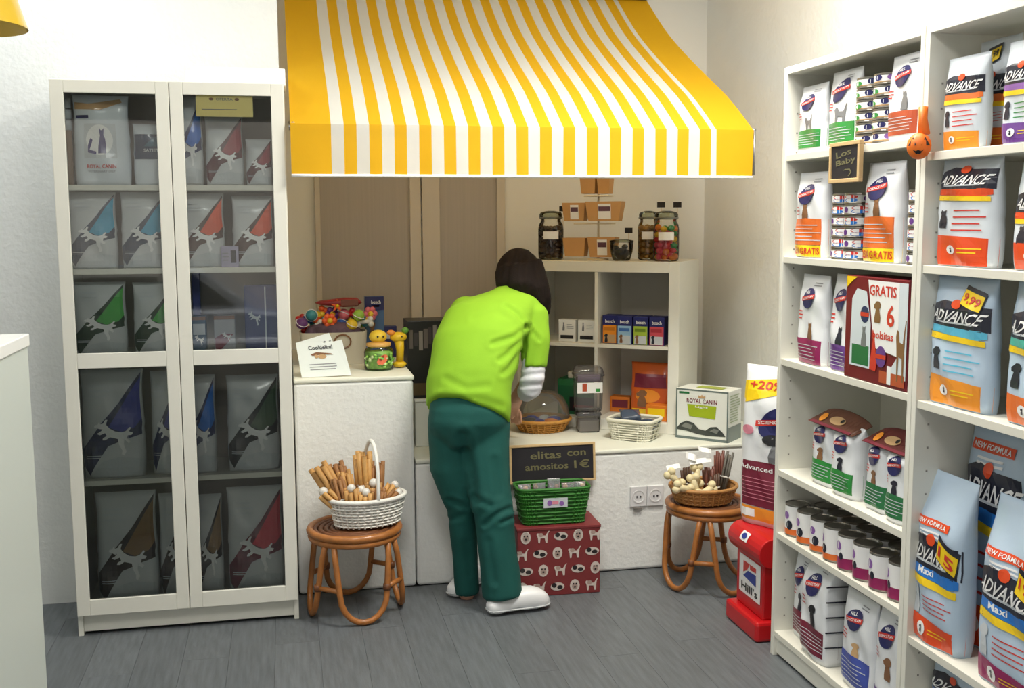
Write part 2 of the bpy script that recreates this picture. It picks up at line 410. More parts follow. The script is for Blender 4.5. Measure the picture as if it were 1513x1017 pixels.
# ------------------------------------------------------------------ bags
SEED = [1]
def foil(name, rgb, rough=.32): return M(name, rgb, rough, bump=.12, bscale=18, coat=.25)
def make_bag(label, w, h, d, loc, rz, mat, cat='food bag', group=None, n=3.0, top=.72, name='pet_food_bag', wr=1.0, lean=0, parent=None, slump=0):
    SEED[0] += 1; rs = random.Random(SEED[0]); ph = [rs.uniform(0, 6.28) for _ in range(6)]
    if parent is None:
        root = thing(name, label, cat, loc, rot=(-lean, 0, rz), group=group)
    else:
        root = bpy.data.objects.new(name, None); COL.objects.link(root); root.parent = parent; root.location = loc; root.rotation_euler = (-lean, 0, rz)
    def Wf(t):
        k = .96+.04*math.sin(PI*min(t/.5, 1)) if t < .5 else 1-.05*math.sin(PI*(t-.5)/.5)
        return w/2*k
    def Df(t):
        if t < .1: k = .86+.14*math.sin(PI/2*t/.1)
        elif t < top: k = 1-.06*(t-.1)/(top-.1)
        else:
            s = (t-top)/(1-top); k = .94*(1-s**1.25)+.035
        return d/2*k
    def cy(t): return d*.18*slump*max(0, t-top)/(1-top)
    def front(x, t):
        s = min(1, abs(x)/Wf(t)); D = Df(t)
        y = -D*(1-s**n)**(1/n)
        a = .0045*wr*min(1, 3*(1-s))*min(1, D/.03)
        y += a*(math.sin(t*h*38+ph[0]+x*22)*.6+math.sin(x*60+ph[1]+t*4)*.5+math.sin((x+t*h)*48+ph[2])*.5)
        return y+cy(t)
    NU, NT = 19, 20
    def node(i, k):
        t = k/NT; x = -math.cos(PI*i/(NU-1))*Wf(t); return Vector((x, front(x, t), t*h))
    grid = [[node(i, k) for i in range(NU)] for k in range(NT+1)]
    def fn(u, t, off=0):
        t = min(max(t, 0), 1); k = min(int(t*NT), NT-1); f = t*NT-k
        a = math.acos(min(1, max(-1, -(2*u-1))))/PI*(NU-1); i = min(int(a), NU-2)
        s0 = -math.cos(PI*i/(NU-1)); s1 = -math.cos(PI*(i+1)/(NU-1)); g = ((2*u-1)-s0)/(s1-s0)
        p = (grid[k][i]*(1-g)+grid[k][i+1]*g)*(1-f)+(grid[k+1][i]*(1-g)+grid[k+1][i+1]*g)*f
        p.y -= off+.0006; return p
    mb = MB(); rings = []
    for k in range(NT+1):
        t = k/NT; ring = []
        for i in range(NU):
            s = -math.cos(PI*i/(NU-1)); x = s*Wf(t); ring.append((x, front(x, t), t*h))
        for i in range(NU-2, 0, -1):
            s = -math.cos(PI*i/(NU-1)); x = s*Wf(t); ring.append((x, 2*cy(t)-front(x, t), t*h))
        rings.append(ring)
    mb.loft(rings); mb.build('bag_body', mat, root, smooth=True)
    s = Surf(fn, root); s.w = w; s.h = h; s.root = root
    return s
WHITEBAG = foil('white_foil', (233, 236, 240)); SILVER = foil('silver_blue_foil', (186, 206, 226)); GREYFOIL = foil('grey_foil', (204, 208, 210), .3)
PALEBLUE = foil('pale_foil', (214, 222, 230))
def pm(name, rgb, rough=.35): return M('print_'+name, rgb, rough, coat=.15)
P = dict(navy=pm('navy', (38, 40, 96)), red=pm('red', (206, 52, 44)), white=pm('white', (242, 242, 242)), green=pm('green', (46, 140, 62)), dgreen=pm('dark_green', (38, 112, 66)),
         orange=pm('orange', (226, 112, 46)), brick=pm('brick', (184, 82, 52)), magenta=pm('magenta', (150, 34, 92)), purple=pm('purple', (104, 58, 140)), maroon=pm('maroon', (118, 34, 56)),
         blue=pm('blue', (68, 84, 168)), yellow=pm('yellow', (246, 208, 30)), grey=pm('grey', (120, 122, 126)), brown=pm('brown', (132, 92, 62)), black=pm('black', (28, 28, 32)),
         redor=pm('red_orange', (226, 76, 30)), amber=pm('amber', (238, 150, 44)), cyan=pm('cyan', (92, 186, 218)), teal=pm('teal', (84, 190, 170)), sky=pm('sky', (40, 120, 206)), lilac=pm('lilac', (140, 96, 170)),
         dark=pm('dark_navy', (34, 36, 52)), tan=pm('tan', (196, 160, 116)), pink=pm('pink', (222, 140, 160)), silver=pm('silver', (200, 206, 212)), line=pm('text_grey', (150, 152, 158)))
def lines(u0, u1, t0, t1, n, seed=0, th=.4):
    r = random.Random(seed); dt = (t1-t0)/n
    return [rect(u0, t0+i*dt, u0+(u1-u0)*r.uniform(.7, 1), t0+i*dt+dt*th) for i in range(n)]
def science_bag(S, panel, animal, acol, oval_at=(.5, .74), osz=(.24, .115), strip=None, phi=.33, plo=.07, orot=.25, aat=(.55, .44), asz=(.32, .22), words='SCIENCE PLAN'):
    t0 = .15 if strip else plo
    S.put([[(.0, t0), (1, t0), (1, phi), (.5, phi+.012), (.0, phi)]], P[panel], 'colour_panel')
    S.put(lines(.1, .95, t0+.05, phi-.03, 5, S.h*100, .22), P['silver'], 'small_print', .0026)
    if strip:
        S.put([rect(0, .01, 1, .145)], P['yellow'], 'offer_strip'); S.text('25% GRATIS', .5, .078, .84, .08, P['red'])
    u, t = oval_at
    S.put([oval(u, t, osz[0], osz[1], 20, orot)], P['navy'], 'brand_oval', .0026)
    b = [(u-osz[0]*1.05, t-.04), (u+osz[0]*1.05, t+.005), (u+osz[0]*1.05, t+.055), (u-osz[0]*1.05, t+.01)]
    S.put([b], P['red'], 'brand_band', .0034)
    S.text(words, u, t+.008, osz[0]*1.8, .026, P['white'], off=.0046, rot=.12)
    S.text('HILL', u, t+osz[1]*.62, osz[0]*.7, .035, P['white'], off=.0042, rot=.1)
    S.put([shape(animal, aat[0], aat[1], asz[0], asz[1])], P[acol], 'animal_picture', .0016)
    S.put(lines(.1, .3, .5, .62, 3, 3, .35), P['red'], 'small_print', .0016)
    S.put(lines(.6, .85, .88, .94, 2, 5, .35), P['line'], 'small_print', .0016)
def advance_bag(S, band, low, animal=DOG, acol='dark', price=None, band2='yellow', logo_t=.66, lines_col='red', header=None, tilt=.02, word=None, low_t=.2, band_t=None):
    t = logo_t; bt = band_t if band_t else t-.1
    S.put([[(.02, t-.08), (.99, t-.08-tilt), (.99, t+.1-tilt), (.62, t+.11-tilt), (.3, t+.115), (.08, t+.08), (.02, t)]], P['dark'], 'logo_panel')
    S.text('ADVANCE', .5, t+.005-tilt/2, .86, .09, P['white'], off=.0038, skew=.12, rot=-tilt*.6)
    S.put([lines(.12, .82, t-.06, t-.045, 1, 2, .9)[0]], P['silver'], 'small_print', .0026)
    S.put([oval(.5, t+.09, .08, .036, 12)], P['redor'], 'logo_head', .0036)
    S.put([[(.02, bt-.035), (.86, bt-.06), (.97, bt-.045), (.97, bt), (.9, bt+.01), (.02, bt+.018)]], P[band], 'colour_band')
    S.put([[(.02, bt-.085), (.95, bt-.105), (.95, bt-.062), (.02, bt-.038)]], P[band2], 'yellow_band', .0026)
    S.put(lines(.14, .62, bt-.082, bt-.055, 2, 4, .35), P['brown'], 'small_print', .0022)
    if word: S.text(word, .4, bt-.008, .3, .04, P['white'], off=.0022)
    S.put(lines(.36, .96, low_t+.05, bt-.13, 4, 7, .2), P[lines_col], 'small_print', .0014)
    S.put([shape(animal, .2, (low_t+bt-.1)/2, .22, .17)], P[acol], 'animal_picture', .0016)
    S.put([[(.0, .012), (1.0, .012), (1.0, low_t-.02), (.5, low_t), (.0, low_t+.01)]], P[low], 'base_panel')
    S.put([oval(.36, low_t*.55, .085, .042, 14)], P['white'], 'base_emblem', .003)
    S.put([shape(DOG, .36, low_t*.55, .06, .045)], P['dark'], 'emblem_figure', .004)
    S.put(lines(.5, .86, low_t*.45, low_t*.72, 2, 8, .3), P['yellow'], 'small_print', .0026)
    if header:
        S.put([rect(.1, t+.16, .8, t+.205)], P['redor'], 'header_strip'); S.text(header, .45, t+.183, .6, .026, P['white'])
        S.put(lines(.25, .75, t+.105, t+.15, 2, 9, .5), P['white'], 'small_print')
    if price:
        txt, u, tt, r = price
        q = [(-.17, -.075), (.17, -.075), (.17, .075), (-.17, .075)]; c, sn = math.cos(r), math.sin(r)
        rq = lambda pts: [(u+c*x-sn*y*.9, tt+sn*x*.8+c*y) for x, y in pts]
        S.put([rq(q)], P['dark'], 'price_tag', .004)
        S.put([rq([(-.16, -.068), (.16, -.068), (.16, .045), (-.16, .045)])], P['yellow'], 'price_tag_face', .005)
        S.text(txt, u, tt-.012, .26, .07, P['red'] if txt != '3,99' else P['black'], off=.0065, rot=r)
def on_shelf(y, z, d, inset=.02, dy=0): return (XS+inset+d/2, y, z+.0006)
def B(label, y, z, w, h, d, mat=None, inset=.02, **k):
    return make_bag(label, w, h, d, on_shelf(y, z, d, inset), FACE+k.pop('turn', 0), mat or WHITEBAG, **k)
# top shelf, far bookcase
z = SHA[0]
science_bag(B('small white bag with green panel and grey cat, far end of the top shelf', 3.205, z, .17, .215, 0.052), 'green', STANDCAT, 'grey')
science_bag(B('larger white bag with green panel behind the two can towers, top shelf', 3.022, z, .178, .238, 0.052, inset=.03), 'green', STANDCAT, 'grey', asz=(.42, .26), osz=(.3, .12), orot=.5)
science_bag(B('white bag with brick red panel beside the can towers, top shelf', 2.675, z, .165, .235, 0.052), 'brick', CAT, 'grey', aat=(.6, .46))
# second shelf
z = SHA[1]
science_bag(B('white bag with orange panel and yellow offer strip, far end of second shelf', 3.2, z, .185, .275, 0.062, turn=.05), 'orange', CAT, 'brown', strip=1, phi=.45, aat=(.45, .54), asz=(.3, .18))
science_bag(B('white bag with orange panel and yellow offer strip, between can stacks of second shelf', 2.77, z, .19, .285, 0.062, inset=.015), 'orange', CAT, 'brown', strip=1, phi=.45, aat=(.5, .55), asz=(.3, .2))
# third shelf
z = SHA[2]
science_bag(B('white bag with magenta panel and brown cat on the third shelf', 3.17, z, .18, .29, 0.062), 'magenta', CAT, 'brown', phi=.28, plo=.01, aat=(.6, .37))
science_bag(B('white bag with purple panel and dark cat next to the red gift carton', 2.985, z, .15, .3, 0.062, inset=.03), 'purple', CAT, 'dark', phi=.27, plo=.01, aat=(.5, .36))
# bottom shelf
z = SHA[5]
science_bag(B('narrow white bag with maroon panel at the far end of the bottom shelf', 3.235, z, .11, .3, 0.045, inset=.05), 'maroon', DOG, 'dark', words='SCIENCE PLAN')
S = B('white bag with maroon panel and creased grey side gusset on the bottom shelf', 3.075, z, .175, .335, .11, n=7, inset=.012); science_bag(S, 'maroon', DOG, 'black', phi=.32)
for k in range(5):
    t = .2+k*.15
    MB().tube([(S.w/2*.985+.001, -.05, t*S.h), (S.w/2*.985+.0015, .05, t*S.h-.003)], .0025, 5).build('side_crease', P['dark'], S.root)
science_bag(B('white bag with blue panel and brown puppy on the bottom shelf', 2.825, z, .18, .3, 0.062, inset=.02), 'blue', DOG, 'tan', phi=.36, aat=(.55, .44), asz=(.3, .14))
science_bag(B('white bag with large brand oval beside the blue panelled bag, bottom shelf', 2.662, z, .155, .315, 0.062, inset=.03), 'purple', DOG, 'brown', phi=.2)
# near bookcase
z = SHB[0]
advance_bag(B('small pale bag with orange base and yellow band, near bookcase top shelf', 2.415, z, .155, .232, 0.052, mat=PALEBLUE, turn=.06), 'orange', 'amber', logo_t=.68)
advance_bag(B('pale bag with a yellow 3,99 price tag behind two others on top shelf', 2.405, z, .16, .275, 0.050, mat=PALEBLUE, inset=.1), 'orange', 'orange', logo_t=.58, price=('3,99', .5, .86, .12))
advance_bag(B('pale bag with purple base on the top shelf, cut by frame edge', 2.19, z, .15, .238, 0.052, mat=PALEBLUE), 'lilac', 'purple', lines_col='green')
z = SHB[1]
advance_bag(B('wide pale bag with bright red-orange base and cat, near bookcase second shelf', 2.39, z, .24, .272, 0.06, mat=PALEBLUE), 'redor', 'redor', CAT, 'dark', logo_t=.8, low_t=.28)
advance_bag(B('pale bag with red-orange base at the frame edge of the second shelf', 2.09, z, .25, .25, 0.075, mat=PALEBLUE), 'redor', 'redor', CAT, 'dark', logo_t=.62, low_t=.25)
z = SHB[2]
advance_bag(B('silver bag with orange base and black-topped 9,99 price tag on third shelf', 2.395, z, .248, .335, 0.07, mat=SILVER), 'cyan', 'amber', DOG, 'dark', price=('9,99', .74, .84, -.2), logo_t=.7, lines_col='cyan', low_t=.22)
advance_bag(B('silver bag with teal band at the frame edge of the third shelf', 2.085, z, .26, .34, 0.085, mat=SILVER), 'teal', 'orange', DOG, 'dark', logo_t=.68, lines_col='teal')
z = SHB[3]
advance_bag(B('tall silver bag with orange base and yellow 15 price tag', 2.445, z, .21, .46, .09, mat=SILVER, inset=.015, slump=1, top=.66), 'sky', 'redor', DOG, 'silver', price=('15', .8, .57, -.3), logo_t=.54, low_t=.15, header='NEW FORMULA', word='Maxi')
advance_bag(B('tall silver bag with crimson base and yellow 19,9 price tag', 2.15, z, .24, .46, .1, mat=SILVER, inset=.015, slump=1, top=.68), 'sky', 'magenta', DOG, 'silver', price=('19,9', .84, .6, -.3), logo_t=.54, low_t=.13, header='NEW FORMULA', word='Maxi')
advance_bag(B('tallest silver bag standing behind the two priced silver bags', 2.38, z, .25, .6, 0.085, mat=SILVER, inset=.13, top=.8), 'sky', 'redor', DOG, 'silver', logo_t=.72, header='NEW FORMULA')
z = SHB[4]
advance_bag(B('silver bag half hidden on the lowest shelf by the frame corner', 2.4, z, .22, .26, 0.062, mat=SILVER, inset=.06), 'sky', 'redor', DOG, 'silver', logo_t=.72)
# ------------------------------------------------------------------ cans
tin = M('tin_metal', (160, 156, 148), .28, .9); 
def can_proto(name, label, r, h, labelmats, cat, group):
    c = thing(name, label, cat, group=group)
    mb = MB().lathe([(r*.93, 0), (r, .002), (r, .004), (r*.985, .006), (r*.985, h-.006), (r, h-.004), (r, h-.001), (r*.95, h), (r*.93, h-.003), (r*.2, h-.003)], 20)
    mb.build('tin', tin, c, smooth=False)
    lb = MB(); n = 24; R = r*1.0
    base, stripes, dots = labelmats
    zs = [.007]+[.007+(h-.014)*q for q, _ in stripes[:-1]]+[h-.007]
    mats = [s[1] for s in stripes]
    for k in range(len(mats)):
        lb.m = k
        b = len(lb.v)
        for zz in (zs[k], zs[k+1]): lb.v += [(R*math.cos(2*PI*i/n), R*math.sin(2*PI*i/n), zz) for i in range(n)]
        for i in range(n): lb.face((b+i, b+(i+1) % n, b+n+(i+1) % n, b+n+i))
    lb.build('paper_label', mats, c, smooth=True)
    for (a, zc, ra, rz_, mt, nm) in dots:
        d = MB(); d.v += [((R+.0006)*math.cos(a+ra*math.cos(q)), (R+.0006)*math.sin(a+ra*math.cos(q)), h*zc+rz_*math.sin(q)) for q in [2*PI*i/14 for i in range(14)]]
        d.face(range(14)); d.build(nm, mt, c)
    return c
PW = P['white']
smallA = can_proto('small_food_can', 'small white and green tin in the two towers on the top shelf', .0425, .0325, (PW, [(.18, P['tan']), (1, PW)], [(PI*1.2, .6, .3, .008, P['navy'], 'brand_mark'), (PI*.85, .45, .4, .007, P['green'], 'leaf_mark'), (PI*1.5, .6, .3, .008, P['lilac'], 'brand_mark')]), 'food can', 'tins in the two towers on the top shelf')
smallB = can_proto('small_food_can', 'small white, red and blue tin in the paired stacks on the second shelf', .0425, .0335, (PW, [(1, PW)], [(PI*1.25, .65, .55, .006, P['red'], 'label_band'), (PI*1.25, .35, .55, .006, P['sky'], 'label_band'), (PI*.92, .5, .22, .009, P['purple'], 'brand_mark'), (PI*1.62, .5, .22, .009, P['purple'], 'brand_mark')]), 'food can', 'tins in the paired stacks on the second shelf')
used = set()
def place(proto, loc, rz, label=None, group=None):
    if proto.name in used: c = dup(proto, label, loc, (0, 0, rz))
    else:
        used.add(proto.name); proto.location = loc; proto.rotation_euler = (0, 0, rz); c = proto
        if label: c['label'] = label
    if group: c['group'] = group
    return c
rc = random.Random(5)
UP = ['lowest', 'second lowest', 'third from bottom', 'third from top', 'second from top', 'topmost']
for y, x, who in ((2.888, XS+.056, 'the tin tower beside the large green bag'), (2.798, XS+.058, 'the tin tower beside the brick red bag')):
    for k in range(6): place(smallA, (x, y, SHA[0]+.0006+k*.0327), rc.uniform(-.5, .5), '%s small tin of %s' % (UP[k], who))
for y, x, who in ((3.045, XS+.075, 'the farther blue and red stack under the chalkboard'), (2.945, XS+.06, 'the nearer blue and red stack under the chalkboard')):
    for k in range(6): place(smallB, (x, y, SHA[1]+.0006+k*.0337), rc.uniform(-.5, .5), '%s small tin of %s' % (UP[k], who))
for k in range(6): place(smallB, (XS+.06, 2.605, SHA[1]+.0006+k*.0337), rc.uniform(-.5, .5), '%s small tin of the single stack by the bookcase joint' % UP[k], 'tins in the single stack on the second shelf')
bigA = can_proto('food_can', 'orange footed tin', .0425, .112, (PW, [(.2, P['orange']), (1, PW)], [(PI*.95, .65, .3, .013, P['lilac'], 'brand_mark'), (PI*1.05, .36, .3, .016, P['dark'], 'dog_mark')]), 'food can', 'tins in the front row of the can shelf')
bigB = can_proto('food_can', 'crimson footed tin', .0425, .112, (PW, [(.34, P['magenta']), (1, PW)], [(PI*.95, .68, .34, .015, P['lilac'], 'brand_mark'), (PI*1.05, .4, .2, .012, P['dark'], 'dog_mark')]), 'food can', 'tins in the front row of the can shelf')
ORD = ['first', 'second', 'third', 'fourth', 'fifth', 'sixth', 'seventh', 'eighth']
for i in range(8):
    y = 3.275-i*.0915
    place(bigA if i < 4 else bigB, (XS+.055+rc.uniform(-.004, .004), y, SHA[4]+.0006), rc.uniform(-.3, .3), '%s white tin from the far end of the can shelf front row, %s foot' % (ORD[i], 'orange' if i < 4 else 'crimson'))
    for r in (1, 2):
        if i == 7 and r == 1: continue
        place(bigA if i < 4 else bigB, (XS+.055+r*.087, y-.045*(r % 2) if i < 7 else y, SHA[4]+.0006), rc.uniform(0, 6), '%s tin from the far end in the %s row of the can shelf' % (ORD[i], 'middle' if r == 1 else 'rear'), 'tins in the rear rows of the can shelf')
# ------------------------------------------------------------------ red gift carton with lettering
gz = SHA[2]; gw, gh, gd = .33, .305, .11
g = thing('gift_carton', 'dark red carton with a white GRATIS 6 bolsitas panel', 'carton', (XS+.006+gd/2, 2.742, gz+.0006), FACE)
cmar = M('carton_maroon', (116, 22, 34), .45); MB().box(-gw/2, gw/2, -gd/2, gd/2, 0, gh).build('carton_body', cmar, g, bevel=.003)
S = Surf(lambda u, t, off=0: Vector(((u-.5)*gw, -gd/2-off, t*gh)), g, 1, 1)
S.put([[(.02, .88), (.02, .99), (.2, .99), (.12, .95)]], P['yellow'], 'yellow_corner')
win_poly = [(.1, .13), (.44, .13), (.44, .55), (.36, .86), (.2, .88), (.12, .78)]
S.put([win_poly], PALEBLUE, 'bag_window'); S.put([rect(.14, .15, .42, .34)], P['dgreen'], 'window_panel', .002)
S.put([shape(CAT, .33, .43, .14, .2)], P['grey'], 'cat_picture', .0024); S.put([oval(.34, .64, .07, .08)], P['navy'], 'brand_oval', .0024); S.put([rect(.27, .62, .41, .66)], P['red'], 'brand_band', .003)
S.put([[(.38, .97), (.87, .97), (.87, .3), (.5, .34)]], P['white'], 'offer_panel', .002)
S.text('GRATIS', .62, .88, .42, .1, P['red'], off=.003); S.text('6', .75, .66, .12, .2, P['red'], off=.003); S.text('bolsitas', .64, .47, .32, .075, P['red'], off=.003)
S.put([shape(DOG, .54, .68, .16, .2)], P['brown'], 'cat_picture', .003)
S.put([oval(.62, .27, .08, .1)], P['purple'], 'brand_oval', .003); S.put([rect(.54, .25, .7, .29)], P['red'], 'brand_band', .0036)
S.put([[(.87, .97), (.995, .97), (.995, .1), (.72, .12), (.87, .3)]], PALEBLUE, 'side_picture', .0018)
S.put([shape(STANDCAT, .92, .36, .16, .56)], P['brown'], 'cat_picture', .0026); S.put([[(.44, .13), (.5, .5), (.56, .2), (.54, .12)]], P['red'], 'red_ribbon', .0026)
S.put([rect(.6, .03, .98, .14)], P['brick'], 'pouch_picture', .002); S.put([rect(.72, .03, .78, .2)], P['white'], 'pouch_picture', .0024)
# ------------------------------------------------------------------ double packs with card headers
def double_pack(label, yc, z, bw, h, card):
    t = thing('twin_bag_pack', label, 'bag pack', (XS+.07, yc, z+.0006), FACE)
    for k in (-1, 1):
        S = make_bag(None, bw, h, .085, (k*bw*.49, .006 if k < 0 else -.004, 0), 0, WHITEBAG, parent=t, name='food_bag', top=.8)
        science_bag(S, 'green' if card else 'dgreen', DOG, 'dark' if k > 0 else 'brown', phi=.36, osz=(.28, .13), aat=(.5, .46), asz=(.34, .18))
    cm = M('header_card_brown', (96, 58, 44), .5); c2 = M('header_card_red', (92, 34, 32), .5)
    W = bw*1.86; n = 16; mb = MB()
    for k in range(n+1):
        s = k/n; x = -W/2+W*s; arch = math.sin(PI*s)**.6
        for (zz, yy) in ((h*.9, -.045), (h+.006+.024*arch, .02), (h+.006+.024*arch, .024), (h*.9, -.041)): mb.v.append((x, yy, zz))
    for k in range(n):
        for j in range(4): mb.face((k*4+j, k*4+(j+1) % 4, (k+1)*4+(j+1) % 4, (k+1)*4+j))
    mb.face((0, 1, 2, 3)); mb.face(tuple(n*4+j for j in (3, 2, 1, 0)))
    hd = mb.build('card_header', cm if card else c2, t)
    fn = lambda u, q, off=0: Vector(((u-.5)*W, -.0455+.065*q-off*1.5, h*.9+q*(h*.1+.03)))
    S2 = Surf(fn, hd, 4, 1)
    S2.put([oval(.22, .42, .06, .22)], P['amber'], 'biscuit_picture'); S2.put([oval(.52, .45, .16, .2)], P['tan'], 'dog_picture', .0015); S2.put([oval(.62, .5, .035, .1)], P['black'], 'dog_nose', .0025)
    S2.put([rect(.06, .04, .94, .16)], P['maroon'], 'red_line')
double_pack('pair of white and green bags joined by a brown card header', 3.02, SHA[3], .15, .222, True)
double_pack('pair of white and dark green bags joined by a dark red card header', 2.708, SHA[3], .128, .222, False)
# ------------------------------------------------------------------ hung on the shelf fronts
chalk = M('chalkboard_black', (30, 28, 34), .7, var=.25, vscale=12); pine = M('pine_frame', (206, 176, 128), .6, var=.06, vscale=30)
chk = M('chalk', (110, 106, 74), .9)
def chalkboard(label, loc, w, h, rz, tilt, words, fw=.012):
    c = thing('chalkboard', label, 'chalkboard', loc, rot=(tilt, 0, rz))
    MB().box(-w/2+fw*.6, w/2-fw*.6, -.004, .004, fw*.6, h-fw*.6).build('slate', chalk, c)
    for a in ((-w/2, w/2, 0, fw), (-w/2, w/2, h-fw, h), (-w/2, -w/2+fw, fw, h-fw), (w/2-fw, w/2, fw, h-fw)):
        MB().box(a[0], a[1], -.008, .006, a[2], a[3]).build('frame_bar', pine, c, bevel=.0015)
    S = Surf(lambda u, t, off=0: Vector(((u-.5)*w, -.004-off, t*h)), c, 1, 1)
    for wd in words: S.text(*wd[:5], chk, 'chalk_writing', .001, rot=wd[5] if len(wd) > 5 else 0)
    return c, S
a = aX(1228, 270, XS-.012); b = aX(1273, 268, XS-.012); tp = aX(1250, 208, XS-.012)
c, S = chalkboard('small framed chalkboard hung on the front edge of the top shelf', (XS-.014, (a.y+b.y)/2, a.z-.003), a.y-b.y, tp.z-a.z, FACE, 0, [('Los', .46, .72, .5, .16, .2), ('Baby', .54, .5, .64, .18, .15)])
for u in (.38, .8): S.put([rect(u, .085, u+.14, .1)], chk, 'chalk_dash')
S.put([shape([(-.5, .2), (-.2, .4), (.3, .4), (.5, 0), (.2, -.5), (.1, -.45), (.36, 0), (.22, .26), (-.2, .26)], .6, .25, .3, .2)], chk, 'chalk_writing')
pk = M('pumpkin_orange', (240, 120, 34), .5); pkc = aX(1358, 216, XS-.03)
pu = thing('hanging_pumpkin', 'small orange jack-o-lantern ornament with black eyes hung at the bookcase joint', 'ornament', pkc)
mb = MB(); n, kk = 20, 9
mb.loft([[(.03*(1+.07*math.cos(7*2*PI*i/n))*math.sin(PI*(j+.05)/(kk-.9))*math.cos(2*PI*i/n), .03*(1+.07*math.cos(7*2*PI*i/n))*math.sin(PI*(j+.05)/(kk-.9))*math.sin(2*PI*i/n), -.034*math.cos(PI*(j+.05)/(kk-.9))) for i in range(n)] for j in range(kk)])
mb.build('pumpkin_shell', pk, pu, smooth=True)
MB().tube([(.012, 0, .03), (.012, .006, .07), (.014, .01, .1)], [.016, .011, .012], 8).build('hanging_loop', pk, pu, smooth=True)
def pface(ang, z, pts, nm):
    d = MB()
    for x, zz in pts:
        R = .0322*math.sqrt(max(.1, 1-((z+zz)/.036)**2)); d.v.append((R*math.cos(ang+x/.03), R*math.sin(ang+x/.03), z+zz))
    d.face(range(len(pts))); d.build(nm, P['black'], pu)
for ang in (PI*1.12, PI*1.5): pface(ang, .008, [(-.012, -.008), (.012, -.008), (0, .014)], 'eye')
pface(PI*1.3, -.014, [(-.014, .004), (-.006, .0), (0, .003), (.006, 0), (.014, .004), (.006, -.007), (-.006, -.007)], 'mouth')
# ------------------------------------------------------------------ bags behind the cabinet glass
CYF = 4.037
def cab_item(x0, x1, ytop, row, depth=.075, yfront=.03):
    """pixel extents on the plane just behind the glass -> centre x, width, height"""
    Y = CYF+yfront
    z = CAB_Z[row]
    a, b = aY(x0, 500, Y).x, aY(x1, 500, Y).x
    # correct x for the lean of verticals at this row
    py = {0: 240, 1: 360, 2: 480, 3: 660, 4: 830}[row]
    a, b = aY(x0, py, Y).x, aY(x1, py, Y).x
    h = aY((x0+x1)/2, ytop, Y).z-z
    return (a+b)/2, b-a, h, Y, z
def swoosh_bag(label, x0, x1, ytop, row, dark, bright, yfront=.05, d=.08, turn=0, body=None):
    xc, wd, h, Y, z = cab_item(x0, x1, ytop, row, yfront=yfront)
    S = make_bag(label, wd, h, d, (xc, Y+d/2, z+.0006), turn, body or GREYFOIL, cat='food bag', top=.78, n=3.2)
    dm = pm('sw_'+dark[0], dark[1]); bmm = pm('sw_'+bright[0], bright[1])
    S.put([[(.02, .12), (.02, .28), (.3, .5), (.62, .7), (.97, .97), (.97, .4), (.7, .36), (.42, .3), (.2, .12), (.1, .03)]], dm, 'dark_sweep')
    S.put([[(.44, .48), (.62, .63), (.97, .93), (.97, .55), (.86, .47), (.64, .43)]], bmm, 'bright_sweep', .003)
    S.put([[(.12, .02), (.96, .02), (.96, .17), (.6, .2), (.32, .16)]], PALEGREY, 'pale_foot', .0028)
    S.put([shape(LEAP, .52, .38, .62, .34)], P['white'], 'leaping_dog_emblem', .0042)
    S.put(lines(.08, .4, .19, .23, 2, 3, .35), P['silver'], 'small_print', .004)
    S.put(lines(.12, .5, .76, .9, 3, 6, .3), P['silver'], 'small_print', .0026)
    return S
PALEGREY = foil('pale_grey_foil', (190, 196, 200))
CY_ = [('navyteal', (26, 52, 82)), ('cyan', (40, 158, 196))]; OR_ = [('rust', (70, 36, 30)), ('orangered', (226, 84, 44))]; GR_ = [('forest', (24, 54, 34)), ('lime', (66, 172, 66))]
IN_ = [('ink', (26, 30, 84)), ('indigo', (54, 62, 158))]; BL_ = [('deepblue', (22, 40, 92)), ('azure', (28, 112, 210))]; BK_ = [('pitch', (22, 26, 26)), ('darkgreen', (58, 84, 56))]
BR_ = [('umber', (50, 34, 28)), ('bronze', (138, 104, 60))]; RD_ = [('wine', (104, 20, 44)), ('crimson', (208, 44, 62))]; WN_ = [('maroon', (84, 24, 36)), ('dullred', (150, 44, 58))]
swoosh_bag('grey foil bag with cyan sweep behind the left door', 101, 172, 284, 1, *CY_)
swoosh_bag('grey foil bag with cyan sweep partly behind the left door stile', 178, 247, 284, 1, *CY_)
swoosh_bag('grey foil bag with orange sweep behind the middle stile', 268, 332, 286, 1, *OR_)
swoosh_bag('grey foil bag with orange sweep at the right edge of the cabinet', 343, 405, 290, 1, *OR_)
swoosh_bag('grey foil bag with lime green sweep behind the left door', 107, 186, 418, 2, *GR_)
swoosh_bag('grey foil bag with lime green sweep cut by the left door stile', 196, 262, 418, 2, *GR_)
swoosh_bag('large grey foil bag with indigo sweep behind the left door', 120, 214, 548, 3, *IN_)
swoosh_bag('large grey foil bag with indigo sweep mostly hidden by the door stile', 224, 268, 550, 3, *IN_, yfront=.07)
swoosh_bag('large grey foil bag with bright blue sweep beside the middle stile', 272, 320, 556, 3, *BL_, yfront=.05)
swoosh_bag('large grey foil bag with black sweep behind the right door', 336, 414, 556, 3, *BK_)
swoosh_bag('large grey foil bag with bronze sweep at the left of the bottom row', 142, 233, 730, 4, *BR_)
swoosh_bag('large grey foil bag with bronze sweep cut by the left door stile', 236, 284, 732, 4, *BR_, yfront=.07)
swoosh_bag('large grey foil bag with bronze sweep beside the middle stile, bottom row', 288, 330, 734, 4, *BR_, yfront=.05)
swoosh_bag('large grey foil bag with crimson sweep behind the right door', 337, 420, 722, 4, *RD_)
swoosh_bag('grey foil bag with blue sweep on the top shelf behind the right door', 256, 300, 142, 0, *BL_)
swoosh_bag('grey foil bag with maroon sweep behind the yellow note', 303, 360, 170, 0, *WN_, yfront=.07)
